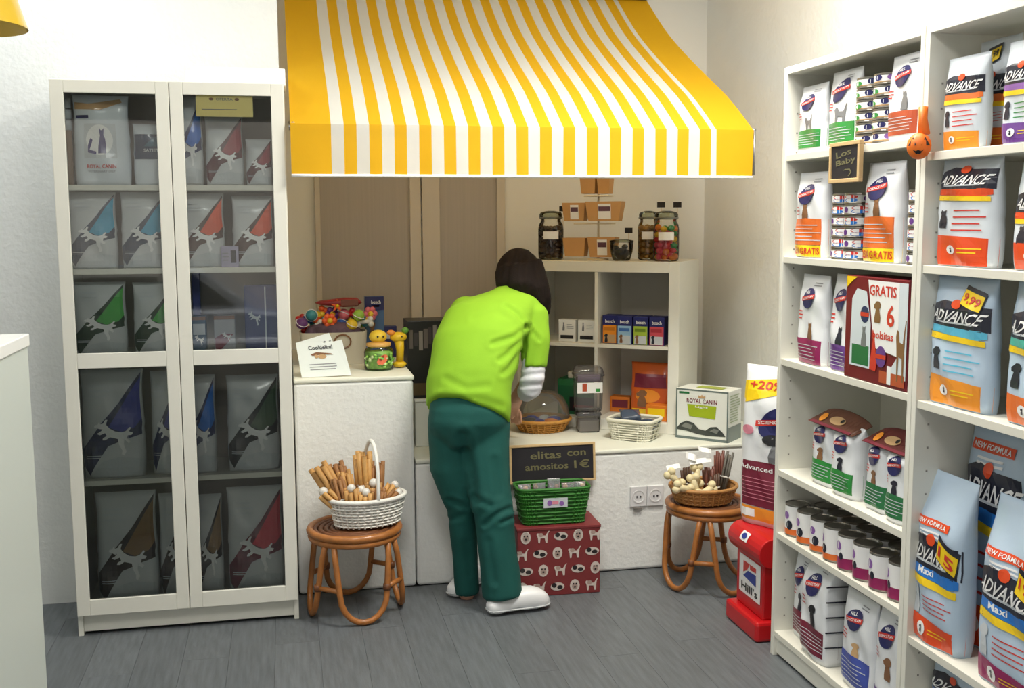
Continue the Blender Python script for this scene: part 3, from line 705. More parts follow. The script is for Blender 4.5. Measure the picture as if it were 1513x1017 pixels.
swoosh_bag('narrow grey foil bag with maroon sweep in the top right corner', 363, 402, 205, 0, *WN_, yfront=.05)
# white veterinary bag with a cat
xc, wd, h, Y, z = cab_item(108, 192, 140, 0, yfront=.04)
S = make_bag('white bag with a purple cat picture behind the left door', wd, h, .08, (xc, Y+.04, z+.0006), 0, PALEBLUE, top=.84)
S.put([[(.04, .84), (.5, .83), (.9, .92), (.86, .96), (.3, .9), (.04, .92)]], P['tan'], 'gold_stripe')
S.put([rect(.2, .3, .78, .68)], P['silver'], 'picture_frame'); S.put([oval(.48, .5, .24, .17)], P['white'], 'picture_disc', .0026)
S.put([shape(CAT, .52, .49, .22, .28)], pm('violet', (62, 52, 120)), 'cat_picture', .0036); S.put([[(.27, .36), (.42, .34), (.42, .37), (.3, .39), (.36, .5), (.32, .52), (.27, .44)]], pm('violet2', (62, 52, 120)), 'cat_tail', .0036)
S.text('ROYAL CANIN', .5, .205, .52, .045, P['red'], rot=0); S.text('VETERINARY DIET', .5, .15, .5, .022, P['line']); S.put(lines(.06, .3, .74, .78, 1, 2, .8), P['navy'], 'small_print')
xc, wd, h, Y, z = cab_item(196, 252, 182, 0, yfront=.05)
S = make_bag('white and dark blue bag beside the purple cat bag', wd, h, .08, (xc, Y+.04, z+.0006), 0, PALEBLUE, top=.86)
S.put([rect(.04, .42, .96, .82)], pm('petrol', (34, 58, 92)), 'blue_panel'); S.put([[(.3, .62), (.96, .62), (.96, .8), (.6, .78)]], pm('teal2', (46, 96, 120)), 'teal_patch', .003); S.text('SATIETY', .55, .56, .5, .05, P['silver'], off=.004)
# rolled wrappers standing at the far left of the top row
xc, wd, h, Y, z = cab_item(93, 106, 142, 0, yfront=.05)
rl = thing('paper_roll_stack', 'brown upright roll capped by pale paper rings at the cabinet side', 'paper roll', (xc, Y+.03, z+.0006))
MB().lathe([(.016, 0), (.016, h*.62)], 14).build('roll_body', M('kraft_brown', (138, 112, 84), .7), rl, smooth=True)
for k in range(3): MB().lathe([(.012, 0), (.017, .004), (.018, h*.06), (.016, h*.11), (.008, h*.115)], 14, (0, 0, h*(.62+.125*k))).build('paper_ring', PALEGREY, rl, smooth=True)
# small cartons of row three, right door
def carton(label, x0, x1, ytop, row, cols, yfront=.06, d=.06, parts=None, rz=0):
    xc, wd, h, Y, z = cab_item(x0, x1, ytop, row, yfront=yfront)
    t = thing('food_carton', label, 'carton', (xc, Y+d/2, z+.0006), rz)
    MB().box(-wd/2, wd/2, -d/2, d/2, 0, h).build('carton_body', M('carton_'+cols[0], cols[1], .45), t, bevel=.002)
    S = Surf(lambda u, q, off=0: Vector(((u-.5)*wd, -d/2-off, q*h)), t, 1, 1)
    return S
S = carton('small blue carton with white dog on the third cabinet shelf', 284, 304, 468, 2, ('slate', (60, 92, 118)))
S.put([rect(.05, .5, .95, .8)], P['silver'], 'pale_panel'); S.put([shape(LEAP, .5, .35, .7, .3)], P['white'], 'leaping_dog_emblem', .003); S.put([rect(0, .9, 1, 1)], P['brown'], 'top_band')
S = carton('small red and white carton on the third cabinet shelf', 316, 347, 467, 2, ('greyc', (176, 176, 180)))
S.put([[(.04, .1), (.04, .4), (.4, .52), (.9, .5), (.7, .3), (.3, .08)]], pm('wine3', (120, 26, 44)), 'red_sweep'); S.put([shape(LEAP, .6, .42, .5, .28)], P['white'], 'leaping_dog_emblem', .003); S.put([rect(0, .9, 1, 1)], P['brown'], 'top_band')
S = carton('dark blue carton standing right of the small red carton', 362, 410, 422, 2, ('bluec', (36, 50, 104)), yfront=.06)
S.put([shape(LEAP, .3, .5, .4, .22)], P['silver'], 'leaping_dog_emblem', .003); S.put([rect(.62, .02, .66, .98)], P['silver'], 'pale_line', .003)
S = carton('narrow blue carton leaning in the shelf corner behind the slate carton', 286, 297, 402, 2, ('bluec2', (40, 54, 120)), yfront=.14, d=.04)
S.put([rect(.1, .1, .9, .3)], P['sky'], 'pale_panel')
S = carton('lilac price card box between the two orange sweep bags', 326, 352, 364, 1, ('lilacc', (176, 170, 196)), yfront=.035, d=.012)
S.put([rect(.55, .2, .85, .8)], P['dark'], 'dark_mark'); S.put(lines(.08, .5, .3, .8, 3, 3, .3), P['line'], 'small_print')
# yellow note stuck inside the pane, white tray below it
a = aY(290, 172, CYF-.004); b = aY(373, 139, CYF-.004)
nt_ = thing('paper_note', 'yellow paper note stuck to the right cabinet door', 'note', (a.x, CYF-.0035, a.z))
MB().box(0, b.x-a.x, -.0008, .0008, 0, b.z-a.z).build('note_sheet', M('note_yellow', (244, 226, 150), .8), nt_)
S = Surf(lambda u, q, off=0: Vector((u*(b.x-a.x), -.001-off, q*(b.z-a.z))), nt_, 1, 1)
S.text('OFERTA', .5, .75, .3, .11, P['grey'], off=.0006); S.put(lines(.1, .9, .3, .36, 1, 3, .5), P['grey'], 'small_print', .0006); S.put([oval(.27, .75, .04, .06), oval(.72, .75, .04, .06)], P['brown'], 'paw_mark', .0006)
# ------------------------------------------------------------------ cube shelf standing askew in the niche
KA = math.radians(34.5); KW, KH, KD = .79, .79, .39
KFR = Vector((1.738, 4.53, CZ2)); KX = Vector((math.cos(KA), -math.sin(KA), 0)); KY = Vector((math.sin(KA), math.cos(KA), 0))
KO = KFR-KX*KW
ks = thing('cube_shelf', 'white two by two cube shelf standing askew on the low ledge', 'shelf unit', KO+Vector((0, 0, .0008)), -KA)
MB().box(0, .05, 0, KD, 0, KH).build('side_panel', wood, ks, bevel=.002); MB().box(KW-.05, KW, 0, KD, 0, KH).build('side_panel', wood, ks, bevel=.002)
MB().box(.05, KW-.05, 0, KD, KH-.05, KH).build('top_panel', wood, ks, bevel=.002); MB().box(.05, KW-.05, 0, KD, 0, .05).build('bottom_panel', wood, ks, bevel=.002)
MB().box(KW/2-.008, KW/2+.008, .004, KD, .05, KH-.05).build('divider', wood2, ks, bevel=.001)
for x0, x1 in ((.05, KW/2-.008), (KW/2+.008, KW-.05)): MB().box(x0, x1, .004, KD, KH/2-.008, KH/2+.008).build('shelf', wood2, ks, bevel=.001)
MB().box(.05, KW-.05, KD-.005, KD, .05, KH-.05).build('back_panel', M('cube_back_board', (206, 200, 188), .7), ks)
def kp(px, py, yl):
    """pixel -> local (x, z) on the shelf's vertical plane at local depth yl"""
    d = ray(px, py); o = KO+KY*yl; n = KY; c = Vector((0, 0, EYE)); s = (o-c).dot(n)/d.dot(n); p = c+d*s
    return (p-KO).dot(KX), p.z-CZ2
def kw(x, y, z): return KO+KX*x+KY*y+Vector((0, 0, z+.0012))
def kbox(name, label, cat, x, y, z, w, d, h, mat, turn=0, group=None):
    t = thing(name, label, cat, kw(x, y, z), -KA+turn, group)
    MB().box(-w/2, w/2, 0, d, 0, h).build('box_body', mat, t, bevel=.0015)
    return t, Surf(lambda u, q, off=0: Vector(((u-.5)*w, -off, q*h)), t, 1, 1)
MIDZ = KH/2+.008
navyc = M('navy_card', (30, 34, 104), .45)
for i, (nm, col, pc, lab) in enumerate((('amber', 'tan', 'dark', 'blue snack box with amber front, leftmost of four in the cube shelf'), ('cyan', 'silver', 'brown', 'blue snack box with pale blue front in the cube shelf'), ('lime', 'lime', 'brown', 'blue snack box with lime green front in the cube shelf'), ('rose', 'pink', 'dark', 'blue snack box with rose red front, rightmost of four'))):
    pcol = {'amber': P['amber'], 'cyan': pm('soft_blue', (150, 190, 220)), 'lime': pm('lime', (170, 196, 60)), 'rose': pm('rose', (206, 70, 84))}[nm]
    x = KW/2+.054+i*.0765
    t, S = kbox('snack_box', lab, 'box', x, .03 if i else .045, MIDZ, .071, .09, .132, navyc)
    S.put([rect(.04, .02, .96, .66)], pcol, 'front_panel'); S.put([rect(.1, .03, .9, .32)], P['silver'] if nm != 'amber' else P['tan'], 'biscuit_picture', .0022)
    S.put([shape(DOG, .26, .2, .34, .3)], P[pc], 'dog_picture', .0028); S.put([rect(.12, .46, .84, .58)], pm('dk'+nm, {'amber': (206, 120, 30), 'cyan': (66, 110, 180), 'lime': (110, 140, 30), 'rose': (170, 40, 56)}[nm]), 'name_bar', .0026)
    S.text('bosch', .52, .8, .62, .12, P['white'])
for i, (x, lab) in enumerate(((KW/2-.16, 'white card stand with black label strip, nearer the woman'), (KW/2-.062, 'white card stand with black label strip, against the cube divider'))):
    t, S = kbox('card_stand', lab, 'card stand', x, .05, MIDZ, .085, .05, .105, M('stand_white', (228, 228, 222), .5))
    S.put([shape(CAT, .3, .7, .2, .4)], P['grey'], 'cat_picture'); S.put([rect(.12, .14, .88, .3)], P['black'], 'label_strip'); S.put(lines(.5, .9, .6, .85, 3, 2, .3), P['line'], 'small_print')
# orange bag in the lower right cube, orange packs at its foot
orb = foil('orange_foil', (206, 92, 26)); 
S = make_bag('orange and red treat bag standing in the lower right cube', .2, .26, .08, kw(KW-.16, .14, .05), -KA, orb, cat='treat bag')
S.put([rect(.1, .55, .9, .8)], P['maroon'], 'red_panel'); S.put([oval(.45, .4, .3, .12)], P['amber'], 'biscuit_picture'); S.put([shape(DOG, .3, .35, .4, .3)], P['brown'], 'dog_picture', .0034); S.put([rect(.05, .06, .95, .16)], P['yellow'], 'yellow_strip')
for i, (x, y, lab) in enumerate(((KW/2+.06, .2, 'orange pouch lying at the back of the lower right cube'), (KW-.11, .03, 'yellow and orange box below the orange treat bag'))):
    t, S = kbox('treat_box', lab, 'treat box', x, y, .05, .1, .06, .075, M('treat_orange', (224, 124, 32), .5))
    S.put([rect(.1, .3, .9, .8)], P['yellow'] if i else P['maroon'], 'front_panel')
gb = M('crate_green', (24, 96, 58), .5)
t, S = kbox('green_carton', 'dark green carton in the lower left cube behind the domed basket', 'carton', KW/2-.11, .06, .05, .2, .15, .17, gb)
S.put([rect(.3, .1, .98, .5)], P['black'], 'black_panel'); S.put([rect(.4, .2, .9, .28)], P['maroon'], 'red_line', .0026); S.put([rect(.0, .82, 1, 1)], P['dgreen'], 'top_edge')
tag(MB().box(-.06, .06, -.03, .03, 0, .03).build('treat_packet', M('packet_cream', (214, 206, 190), .5), None, bevel=.004, loc=kw(KW/2-.11, .12, .2206), rz=-KA), 'small cream packet lying on the dark green carton', 'packet')
# ------------------------------------------------------------------ jars and paper boats on top of the cube shelf
clear = glass('clear_glass', (252, 252, 250), .03); kraft = M('kraft_paper', (202, 154, 98), .75, var=.05, vscale=20); kraft2 = M('kraft_inner', (150, 106, 64), .8)
lidm = glass('lid_glass', (214, 218, 204), .05); wire = M('clip_wire', (150, 150, 146), .35, .9)
def jar(label, px0, px1, pyb, pyt, yl, fill, seed, tagpx=None):
    x0, zz = kp(px0, pyb, yl); x1, _ = kp(px1, pyb, yl); _, zt = kp((px0+px1)/2, pyt, yl)
    d0 = (kw((x0+x1)/2, yl, 0)-Vector((0, 0, EYE))).length
    r = (px1-px0)/2*d0/F_PX*.97; h = zt-KH
    j = thing('glass_jar', label, 'jar', kw((x0+x1)/2, yl, KH), 0)
    MB().lathe([(r*.8, 0), (r*.96, .006), (r, .03), (r, h*.62), (r*.94, h*.72), (r*.78, h*.79), (r*.78, h*.84)], 24, cap=False).build('jar_glass', clear, j, smooth=True)
    MB().lathe([(r*.86, h*.83), (r*.9, h*.86), (r*.9, h*.93), (r*.8, h*.97), (r*.3, h), (.002, h)], 24).build('jar_lid', lidm, j, smooth=True)
    MB().tube([(r*.9*math.cos(a), r*.9*math.sin(a), h*.86) for a in [2*PI*i/20 for i in range(20)]], .003, 5, True).build('clip_ring', wire, j)
    rs = random.Random(seed); k = 0; zl = .016
    while zl < h*.66:
        nn = 7
        for a in range(nn):
            aa = 2*PI*a/nn+zl*40; rr = r*.66
            m_ = fill[rs.randrange(len(fill))]
            MB().ball((rr*math.cos(aa), rr*math.sin(aa), zl+rs.uniform(0, .008)), (rs.uniform(.013, .019), rs.uniform(.013, .019), rs.uniform(.011, .016)), 8, 6).build('treat', m_, j, smooth=True)
        zl += .026
    MB().lathe([(r*.42, .008), (r*.5, .02), (r*.5, h*.6), (.004, h*.62)], 12).build('treat_heap', fill[0], j, smooth=True)
    lb = MB(); a0 = math.atan2(-kw((x0+x1)/2, yl, 0).y, -kw((x0+x1)/2, yl, 0).x); n = 8
    for q in range(n+1):
        a = a0-.62+1.24*q/n
        for zc in (h*.42, h*.58): lb.v.append(((r+.001)*math.cos(a), (r+.001)*math.sin(a), zc))
    for q in range(n): lb.face((2*q, 2*q+2, 2*q+3, 2*q+1))
    lb.build('paper_label', P['white'], j)
    return j
C = lambda n, c: M('candy_'+n, c, .4)
DK = [C('cocoa', (74, 52, 44)), C('cocoa2', (96, 70, 60)), C('cocoa3', (56, 42, 42))]; GD = [C('gold', (150, 112, 52)), C('gold2', (172, 130, 66))]
MIX = [C('red', (206, 40, 54)), C('yel', (234, 190, 40)), C('grn', (44, 140, 66)), C('pnk', (224, 84, 110)), C('orn', (232, 130, 40))]
jar('clip-top glass jar of dark treats at the left end of the cube shelf', 795, 833, 381, 312, .14, DK, 1)
jar('clip-top glass jar of amber biscuits behind the candy jar', 942, 973, 383, 312, .2, GD, 2)
jar('clip-top glass jar of red, yellow and green candy on the cube shelf', 965, 1003, 385, 312, .085, MIX, 3)
def flag(label, px, py, yl, base):
    x, z = kp(px, py, yl)
    f = thing('chalk_flag', label, 'label flag', kw(x, yl, KH), -KA)
    MB().tube([(0, 0, 0), (0, 0, z-KH)], .0012, 5).build('stick', pine, f)
    MB().box(-.019, .019, -.003, -.001, z-KH-.013, z-KH+.013).build('flag_card', chalk, f)
flag('tiny black label flag above the dark treat jar', 832, 309, .2, 0); flag('tiny black label flag above the small bowl', 929, 341, .16, 0)
flag('tiny black label flag above the amber biscuit jar', 977, 303, .2, 0); flag('tiny black label flag above the candy jar, nearest the wall', 1001, 303, .16, 0)
# two-tier paper stand
pole = M('stand_cream', (226, 214, 186), .5)
xs_, _ = kp(884, 378, .15); ox, zz0 = kp(884, 380, .15)
st = thing('tiered_stand', 'cream pole stand of stacked kraft paper boats on the cube shelf', 'stand', kw(ox, .15, KH), -KA)
zt = kp(884, 272, .15)[1]-KH
MB().lathe([(.05, 0), (.05, .006), (.008, .01)], 20).build('foot', pole, st, smooth=True); MB().tube([(0, 0, .005), (0, 0, zt+.05)], .0055, 8).build('pole', pole, st, smooth=True)
def boat(label, px0, px1, py0, py1, yl, card=True):
    xa, za = kp(px0, py1, yl); xb, zb_ = kp(px1, py0, yl); w = xb-xa; h = zb_-za
    t = thing('paper_boat', label, 'paper tray', kw((xa+xb)/2, yl, za), -KA)
    mb = MB(); d = .075
    v = [(-w*.42, -d*.38, 0), (w*.42, -d*.38, 0), (w*.42, d*.38, 0), (-w*.42, d*.38, 0), (-w/2, -d/2, h), (w/2, -d/2, h), (w/2, d/2, h), (-w/2, d/2, h)]
    iv = [(x*.96, y*.94, z+.002 if z == 0 else z) for x, y, z in v]
    mb.add(v+iv, [(0, 3, 2, 1), (0, 1, 5, 4), (1, 2, 6, 5), (2, 3, 7, 6), (3, 0, 4, 7), (8, 9, 10, 11), (8, 12, 13, 9), (9, 13, 14, 10), (10, 14, 15, 11), (11, 15, 12, 8), (4, 5, 13, 12), (5, 6, 14, 13), (6, 7, 15, 14), (7, 4, 12, 15)])
    mb.build('tray_shell', kraft, t)
    for k in range(4): MB().ball((-w*.27+k*w*.18, .0, h*.75), (.012, .014, .011), 8, 5).build('biscuit', kraft2, t, smooth=True)
    if card:
        S = Surf(lambda u, q, off=0: Vector(((u-.5)*w*.9, -d*.38-(d*.12)*q-off, q*h)), t, 1, 1)
        S.put([rect(.34, .1, .74, .88)], P['white'], 'paper_card'); S.put([rect(.36, .5, .72, .75)], pm('plum', (92, 56, 72)), 'card_text', .003)
boat('kraft paper tray on the upper tier, left of the pole', 834, 868, 300, 327, .14)
boat('kraft paper tray with printed card on the upper tier, right of the pole', 868, 921, 298, 327, .11)
boat('kraft paper tray on the shelf top, beside the dark treat jar', 835, 868, 352, 379, .14, False)
boat('kraft paper tray with printed card behind the small glass bowl', 871, 912, 351, 380, .14)
for px0, px1, lab in ((860, 883, 'small mauve treat tray hidden behind the valance edge'), (885, 904, 'small brown treat tray hidden behind the valance edge')): boat(lab, px0, px1, 262, 287, .15, False)
MB().box(-.11, .07, -.045, .05, kp(884, 330, .15)[1]-KH-.006, kp(884, 330, .15)[1]-KH).build('tier_plate', pole, st, bevel=.002)
MB().box(-.06, .06, -.045, .05, kp(884, 289, .15)[1]-KH-.006, kp(884, 289, .15)[1]-KH).build('tier_plate', pole, st, bevel=.002)
x, _ = kp(920, 381, .09)
bw_ = thing('glass_bowl', 'small lidded glass bowl with black and white treats', 'bowl', kw(x, .07, KH))
MB().lathe([(.03, 0), (.042, .006), (.052, .045), (.055, .085), (.05, .088)], 20, cap=False).build('bowl_glass', clear, bw_, smooth=True)
MB().lathe([(.056, .086), (.056, .094), (.03, .099), (.002, .1)], 20).build('lid', lidm, bw_, smooth=True)
for k in range(9): MB().ball((.026*math.cos(k*2.2), .026*math.sin(k*2.2), .022+.0055*k), (.016, .015, .012), 8, 5).build('treat', C('black', (36, 34, 36)) if k % 3 else C('wht', (210, 204, 196)), bw_, smooth=True)
MB().lathe([(.02, .006), (.036, .03), (.036, .05), (.004, .062)], 12).build('treat_heap', C('black', (36, 34, 36)), bw_, smooth=True)
# ------------------------------------------------------------------ woven work
def ring_pts(a, b, n, corner=2.0):
    out = []
    for i in range(n):
        t = 2*PI*i/n; c, s = math.cos(t), math.sin(t)
        out.append((a*math.copysign(abs(c)**(2/corner), c), b*math.copysign(abs(s)**(2/corner), s)))
    return out
def weave(parent, a0, b0, a1, b1, h, rows, mat, stakes=36, r=.0035, corner=2.0, wob=.0035, rim=.008, rimmat=None, base=True):
    mb = MB(); n = stakes*2
    for k in range(rows):
        f = (k+.5)/rows; a = a0+(a1-a0)*f; b = b0+(b1-b0)*f
        pts = ring_pts(a, b, n, corner)
        mb.tube([(x*(1+(wob/a)*(1 if (i//1+k) % 2 else -1)*(1 if i % 2 else -1)*.5), y*(1+(wob/b)*(1 if (i+k) % 2 else -1)*.5), h*f) for i, (x, y) in enumerate(pts)], r, 4, True, ry=h/rows/r*.42)
    o = mb.build('weave', mat, parent); o['kind'] = 'stuff'
    sk = MB()
    p0 = ring_pts(a0, b0, stakes, corner); p1 = ring_pts(a1, b1, stakes, corner)
    for (x0, y0), (x1, y1) in zip(p0, p1): sk.tube([(x0, y0, 0), (x1, y1, h)], r*1.15, 4)
    o = sk.build('stakes', mat, parent); o['kind'] = 'stuff'
    MB().tube([(x, y, h) for x, y in ring_pts(a1, b1, 48, corner)], rim, 7, True).build('rim', rimmat or mat, parent, smooth=True)
    if base:
        MB().loft([[(x, y, .002) for x, y in ring_pts(a0*.99, b0*.99, 32, corner)], [(x, y, .008) for x, y in ring_pts(a0*.99, b0*.99, 32, corner)]]).build('base', mat, parent)
        l2 = MB(); l2.loft([[(x, y, .009) for x, y in ring_pts(a0*.96, b0*.96, 32, corner)], [(x, y, h*.96) for x, y in ring_pts(a1*.965, b1*.965, 32, corner)]], cap=False); l2.build('lining', mat, parent, smooth=True)
# domed basket
p = aZ(806, 640, CZ2)
db = thing('domed_basket', 'round yellow wicker basket under a clear plastic dome on the low ledge', 'basket', (p.x, p.y+.07, CZ2+.0006))
wick = M('wicker_honey', (196, 140, 62), .6, var=.15, vscale=60)
weave(db, .1, .09, .135, .12, .055, 5, wick, 26, .004)
dome = glass('dome_plastic', (238, 240, 236), .08, (200, 196, 186), .12)
MB().lathe([(.13, .056), (.131, .08), (.122, .12), (.1, .158), (.06, .182), (.002, .19)], 28, cap=False, sy=.9).build('dome', dome, db, smooth=True)
rs = random.Random(8)
for k, (cn, lab) in enumerate((('blue2', 'blue wrapped treat in the domed basket, front'), ('orn', 'orange wrapped treat in the domed basket'), ('blue2', 'blue wrapped treat in the domed basket, right side'), ('sil', 'silver wrapped treat in the domed basket'), ('blue2', 'blue wrapped treat at the back of the domed basket'), ('dkk', 'dark wrapped treat in the domed basket, left'))):
    mt = C(cn, {'blue2': (44, 60, 160), 'orn': (232, 130, 40), 'sil': (170, 176, 186), 'dkk': (44, 46, 60)}[cn])
    a = k*1.05-2.0
    t = thing('wrapped_treat', lab, 'treat', (p.x+.06*math.cos(a), p.y+.07+.055*math.sin(a), CZ2+.022), a)
    mb = MB(); mb.loft([[(xx, ww*.5*math.cos(q), .022+hh*math.sin(q)) for q in [2*PI*i/10 for i in range(10)]] for xx, ww, hh in ((-.05, .05, .004), (-.036, .03, .006), (-.026, .05, .016), (0, .056, .02), (.026, .05, .016), (.036, .03, .006), (.05, .05, .004))])
    mb.build('wrapper', mt, t, smooth=True)
# clear tub stack
p = aZ(873, 640, CZ2); tubm = glass('tub_plastic', (254, 254, 254), .06, (215, 215, 220), .08)
def tub(label, loc, w, d, h, rad, card):
    t = thing('plastic_tub', label, 'tub', loc, -.12)
    def rr(w, d, z, c=6): return [(x, y, z) for x, y in ring_pts(w/2, d/2, 28, c)]
    MB().loft([rr(w*.84, d*.84, 0), rr(w*.9, d*.9, .01), rr(w*.96, d*.96, h*.8), rr(w, d, h*.82), rr(w, d, h*.86), rr(w*.9, d*.9, h*.97), rr(w*.7, d*.7, h)]).build('tub_shell', tubm, t, smooth=True)
    MB().loft([rr(w*.98, d*.98, h*.79), rr(w*1.03, d*1.03, h*.8), rr(w*1.03, d*1.03, h*.83), rr(w*.98, d*.98, h*.84)]).build('lid_rim', tubm, t)
    if card:
        MB().box(-w*.42, w*.42, -d*.5-.001, -d*.5+.001, h*.42, h*.66).build('paper_card', P['white'], t); MB().box(-w*.25, -w*.1, -d*.5-.002, -d*.5, h*.46, h*.64).build('card_picture', P['brick'], t)
        MB().box(w*.2, w*.34, -d*.5-.002, -d*.5, h*.45, h*.52).build('card_mark', P['green'], t)
        MB().box(-w*.38, w*.38, -d*.3, d*.3, h*.66, h*.8).build('contents', pm('mauve', (140, 116, 150)), t)
    else: MB().box(-w*.38, w*.38, -d*.38, d*.38, h*.05, h*.55).build('contents', M('tub_contents', (170, 164, 160), .8), t)
    return t
tub('low clear plastic tub under the labelled tub on the ledge', (p.x, p.y+.05, CZ2+.0006), .118, .1, .1, .01, False)
tub('tall clear plastic tub with white label stacked on another tub', (p.x, p.y+.05, CZ2+.1016), .14, .11, .205, .02, True)
# white square basket of foil pouches, askew
p = aZ(950, 655, CZ2)
wb = thing('square_basket', 'white square woven basket of dark foil pouches on the ledge', 'basket', (p.x-.003, p.y+.11, CZ2+.0006), -KA-.1)
weave(wb, .088, .07, .108, .084, .09, 8, M('wicker_white', (226, 224, 208), .6), 30, .0035, 6.0)
pouch = foil('pouch_slate', (70, 82, 100), .22)
for k, (x, y, z, r_, lab) in enumerate(((-.052, -.045, .05, .25, 'slate foil pouch lying at the left of the white square basket'), (.05, -.05, .05, -.2, 'slate foil pouch lying at the right of the white square basket'), (0, -.035, .086, .5, 'slate foil pouch lying on top of the others in the square basket'))):
    q = wb.matrix_basis @ Vector((x, y, z))
    make_bag(lab, .092, .105, .04, q, wb.rotation_euler.z+r_, pouch, cat='pouch', name='foil_pouch', lean=1.25, wr=2.2, top=.6)
# boxed veterinary food
a = aZ(991, 648, CZ2); b = aZ(1071, 657, CZ2); rz = math.atan2(b.y-a.y, b.x-a.x); rz = -.8
hh = aY(1071, 580, 4.32).z-aY(1071, 655, 4.32).z; ww, dd = .25, .15
ref = Vector((1.886, 4.306, CZ2+.0006)); ax = Vector((math.cos(rz), math.sin(rz), 0))
bx = thing('pet_food_carton', 'white and grey carton with lime green panel at the right end of the ledge', 'carton', ref-ax*ww/2, rz)
MB().box(-ww/2, ww/2, 0, dd, 0, hh).build('carton_body', M('carton_white', (228, 232, 226), .5), bx, bevel=.002)
S = Surf(lambda u, q, off=0: Vector(((u-.5)*ww, -off, q*hh)), bx, 1, 1)
edge = pm('edge_grey', (104, 118, 116))
for r_ in (rect(0, 0, .025, 1), rect(.975, 0, 1, 1), rect(0, .97, 1, 1), rect(0, 0, 1, .05)): S.put([r_], edge, 'edge_band', .0012)
S.text('ROYAL CANIN', .5, .775, .58, .085, P['maroon'], off=.0018); S.put([shape([(-.5, -.5), (-.5, .3), (-.25, 0), (0, .5), (.25, 0), (.5, .3), (.5, -.5)], .5, .87, .13, .07)], P['tan'], 'crown_mark')
S.put([[(.22, .7), (.78, .7), (.76, .44), (.26, .46)]], pm('limepanel', (160, 182, 34)), 'lime_panel'); S.text('Light', .5, .655, .24, .05, P['white'], off=.003); S.put([rect(.06, .9, .26, .94)], P['dgreen'], 'small_print')
dog1 = [(0, .2), (.08, .3), (.2, .36), (.34, .33), (.45, .22), (.58, .2), (.68, .28), (.8, .3), (.92, .2), (.98, .12), (.6, .1), (.4, .12), (.2, .16), (.02, .17)]
S.put([[(.02+u*.96, q) for u, q in dog1]], pm('charcoal', (62, 68, 66)), 'dog_picture'); S.put([[(.1, .24), (.2, .32), (.34, .28), (.3, .2)], [(.66, .2), (.74, .26), (.84, .24), (.8, .16)]], pm('midgrey', (122, 126, 122)), 'dog_highlight', .003)
S2 = Surf(lambda u, q, off=0: Vector((ww/2+off, u*dd, q*hh)), bx, 1, 1); S2.put([rect(0, 0, 1, .3)], edge, 'side_band'); S2.put(lines(.12, .9, .38, .94, 11, 4, .4), pm('sidetext', (150, 168, 130)), 'small_print')
S3 = Surf(lambda u, q, off=0: Vector(((u-.5)*ww, q*dd, hh+off)), bx, 1, 1); S3.put([rect(.3, .3, .8, .75)], pm('limetop', (176, 190, 80)), 'top_panel')
# white container and black printed box left of the woman
a = aZ(613, 662, CZ2); b = aY(660, 660, a.y)
zt_ = aY(630, 594, a.y+.01).z
o = MB(); o.frustum(b.x-a.x, .2, (b.x-a.x)*1.02, .21, 0, zt_-CZ2); cx_ = (a.x+b.x)/2
wc = thing('storage_box', 'plain white storage box wedged between tall block and woman', 'box', (cx_+.006, a.y+.115, CZ2+.0006)); o.build('box_body', M('box_plain_white', (220, 222, 214), .5), wc, bevel=.004)
MB().box(-(b.x-a.x)*.53, (b.x-a.x)*.53, -.112, .112, zt_-CZ2, zt_-CZ2+.012).build('lid', M('box_plain_white', (220, 222, 214), .5), wc, bevel=.003)
z0 = zt_+.013; Yk = a.y+.03; x0 = aY(598, 540, Yk).x; x1 = aY(672, 540, Yk).x; z1 = aY(630, 474, Yk).z
x0 = max(x0, CXS+.008)
bkx = thing('display_box', 'tall black printed box with photo band beside the woman', 'box', ((x0+x1)/2, Yk, z0))
wk, hk = x1-x0, z1-z0
MB().box(-wk/2, wk/2, 0, .16, 0, hk).build('box_body', M('box_black', (24, 22, 22), .4), bkx, bevel=.003)
S = Surf(lambda u, q, off=0: Vector(((u-.5)*wk, -off, q*hk)), bkx, 1, 1)
rs = random.Random(3)
for k in range(9): S.put([rect(.04+k*.1, .62+rs.uniform(0, .1), .04+k*.1+rs.uniform(.05, .09), .84+rs.uniform(0, .12))], [pm('ph1', (92, 82, 78)), pm('ph2', (58, 48, 52)), pm('ph3', (120, 112, 106))][k % 3], 'photo_strip')
S.put([rect(.05, .04, .9, .2)], pm('ph4', (80, 64, 40)), 'gold_band')
# ------------------------------------------------------------------ on the tall block: toy box, sign, candy jar, giraffe, blue box
z0 = CZ1+.0006
pA = aZ(548, 538, CZ1); Yt = pA.y
x0, x1 = .055, pA.x-.01; top = aY(500, 492, Yt).z-CZ1
tb = thing('toy_planter', 'cream oval planter heaped with colourful dog toys', 'planter', ((x0+x1)/2, Yt+.085, z0))
cream = M('planter_cream', (214, 208, 190), .5)
aa = (x1-x0)/2
mb = MB(); mb.loft([[(x, y, 0) for x, y in ring_pts(aa*.93, .075, 32, 5)], [(x, y, top) for x, y in ring_pts(aa, .085, 32, 5)], [(x, y, top) for x, y in ring_pts(aa*.96, .081, 32, 5)], [(x, y, .01) for x, y in ring_pts(aa*.9, .071, 32, 5)]]); mb.build('planter_body', cream, tb, smooth=False)
MB().tube([(aa*.25+.035*math.cos(t), -.0865, top*.72+.03*math.sin(t)) for t in [2*PI*i/16 for i in range(16)]], .004, 5, True).build('painted_ring', P['brown'], tb)
MB().loft([[(x, y, zz) for x, y in ring_pts(aa*k, .07*k, 24, 3)] for zz, k in ((top*.4, .9), (top*.9, .88), (top+.02, .75), (top+.035, .5), (top+.04, .1))]).build('toy_filling', M('toy_fill', (96, 76, 92), .8, var=.5, vscale=30), tb, smooth=True)
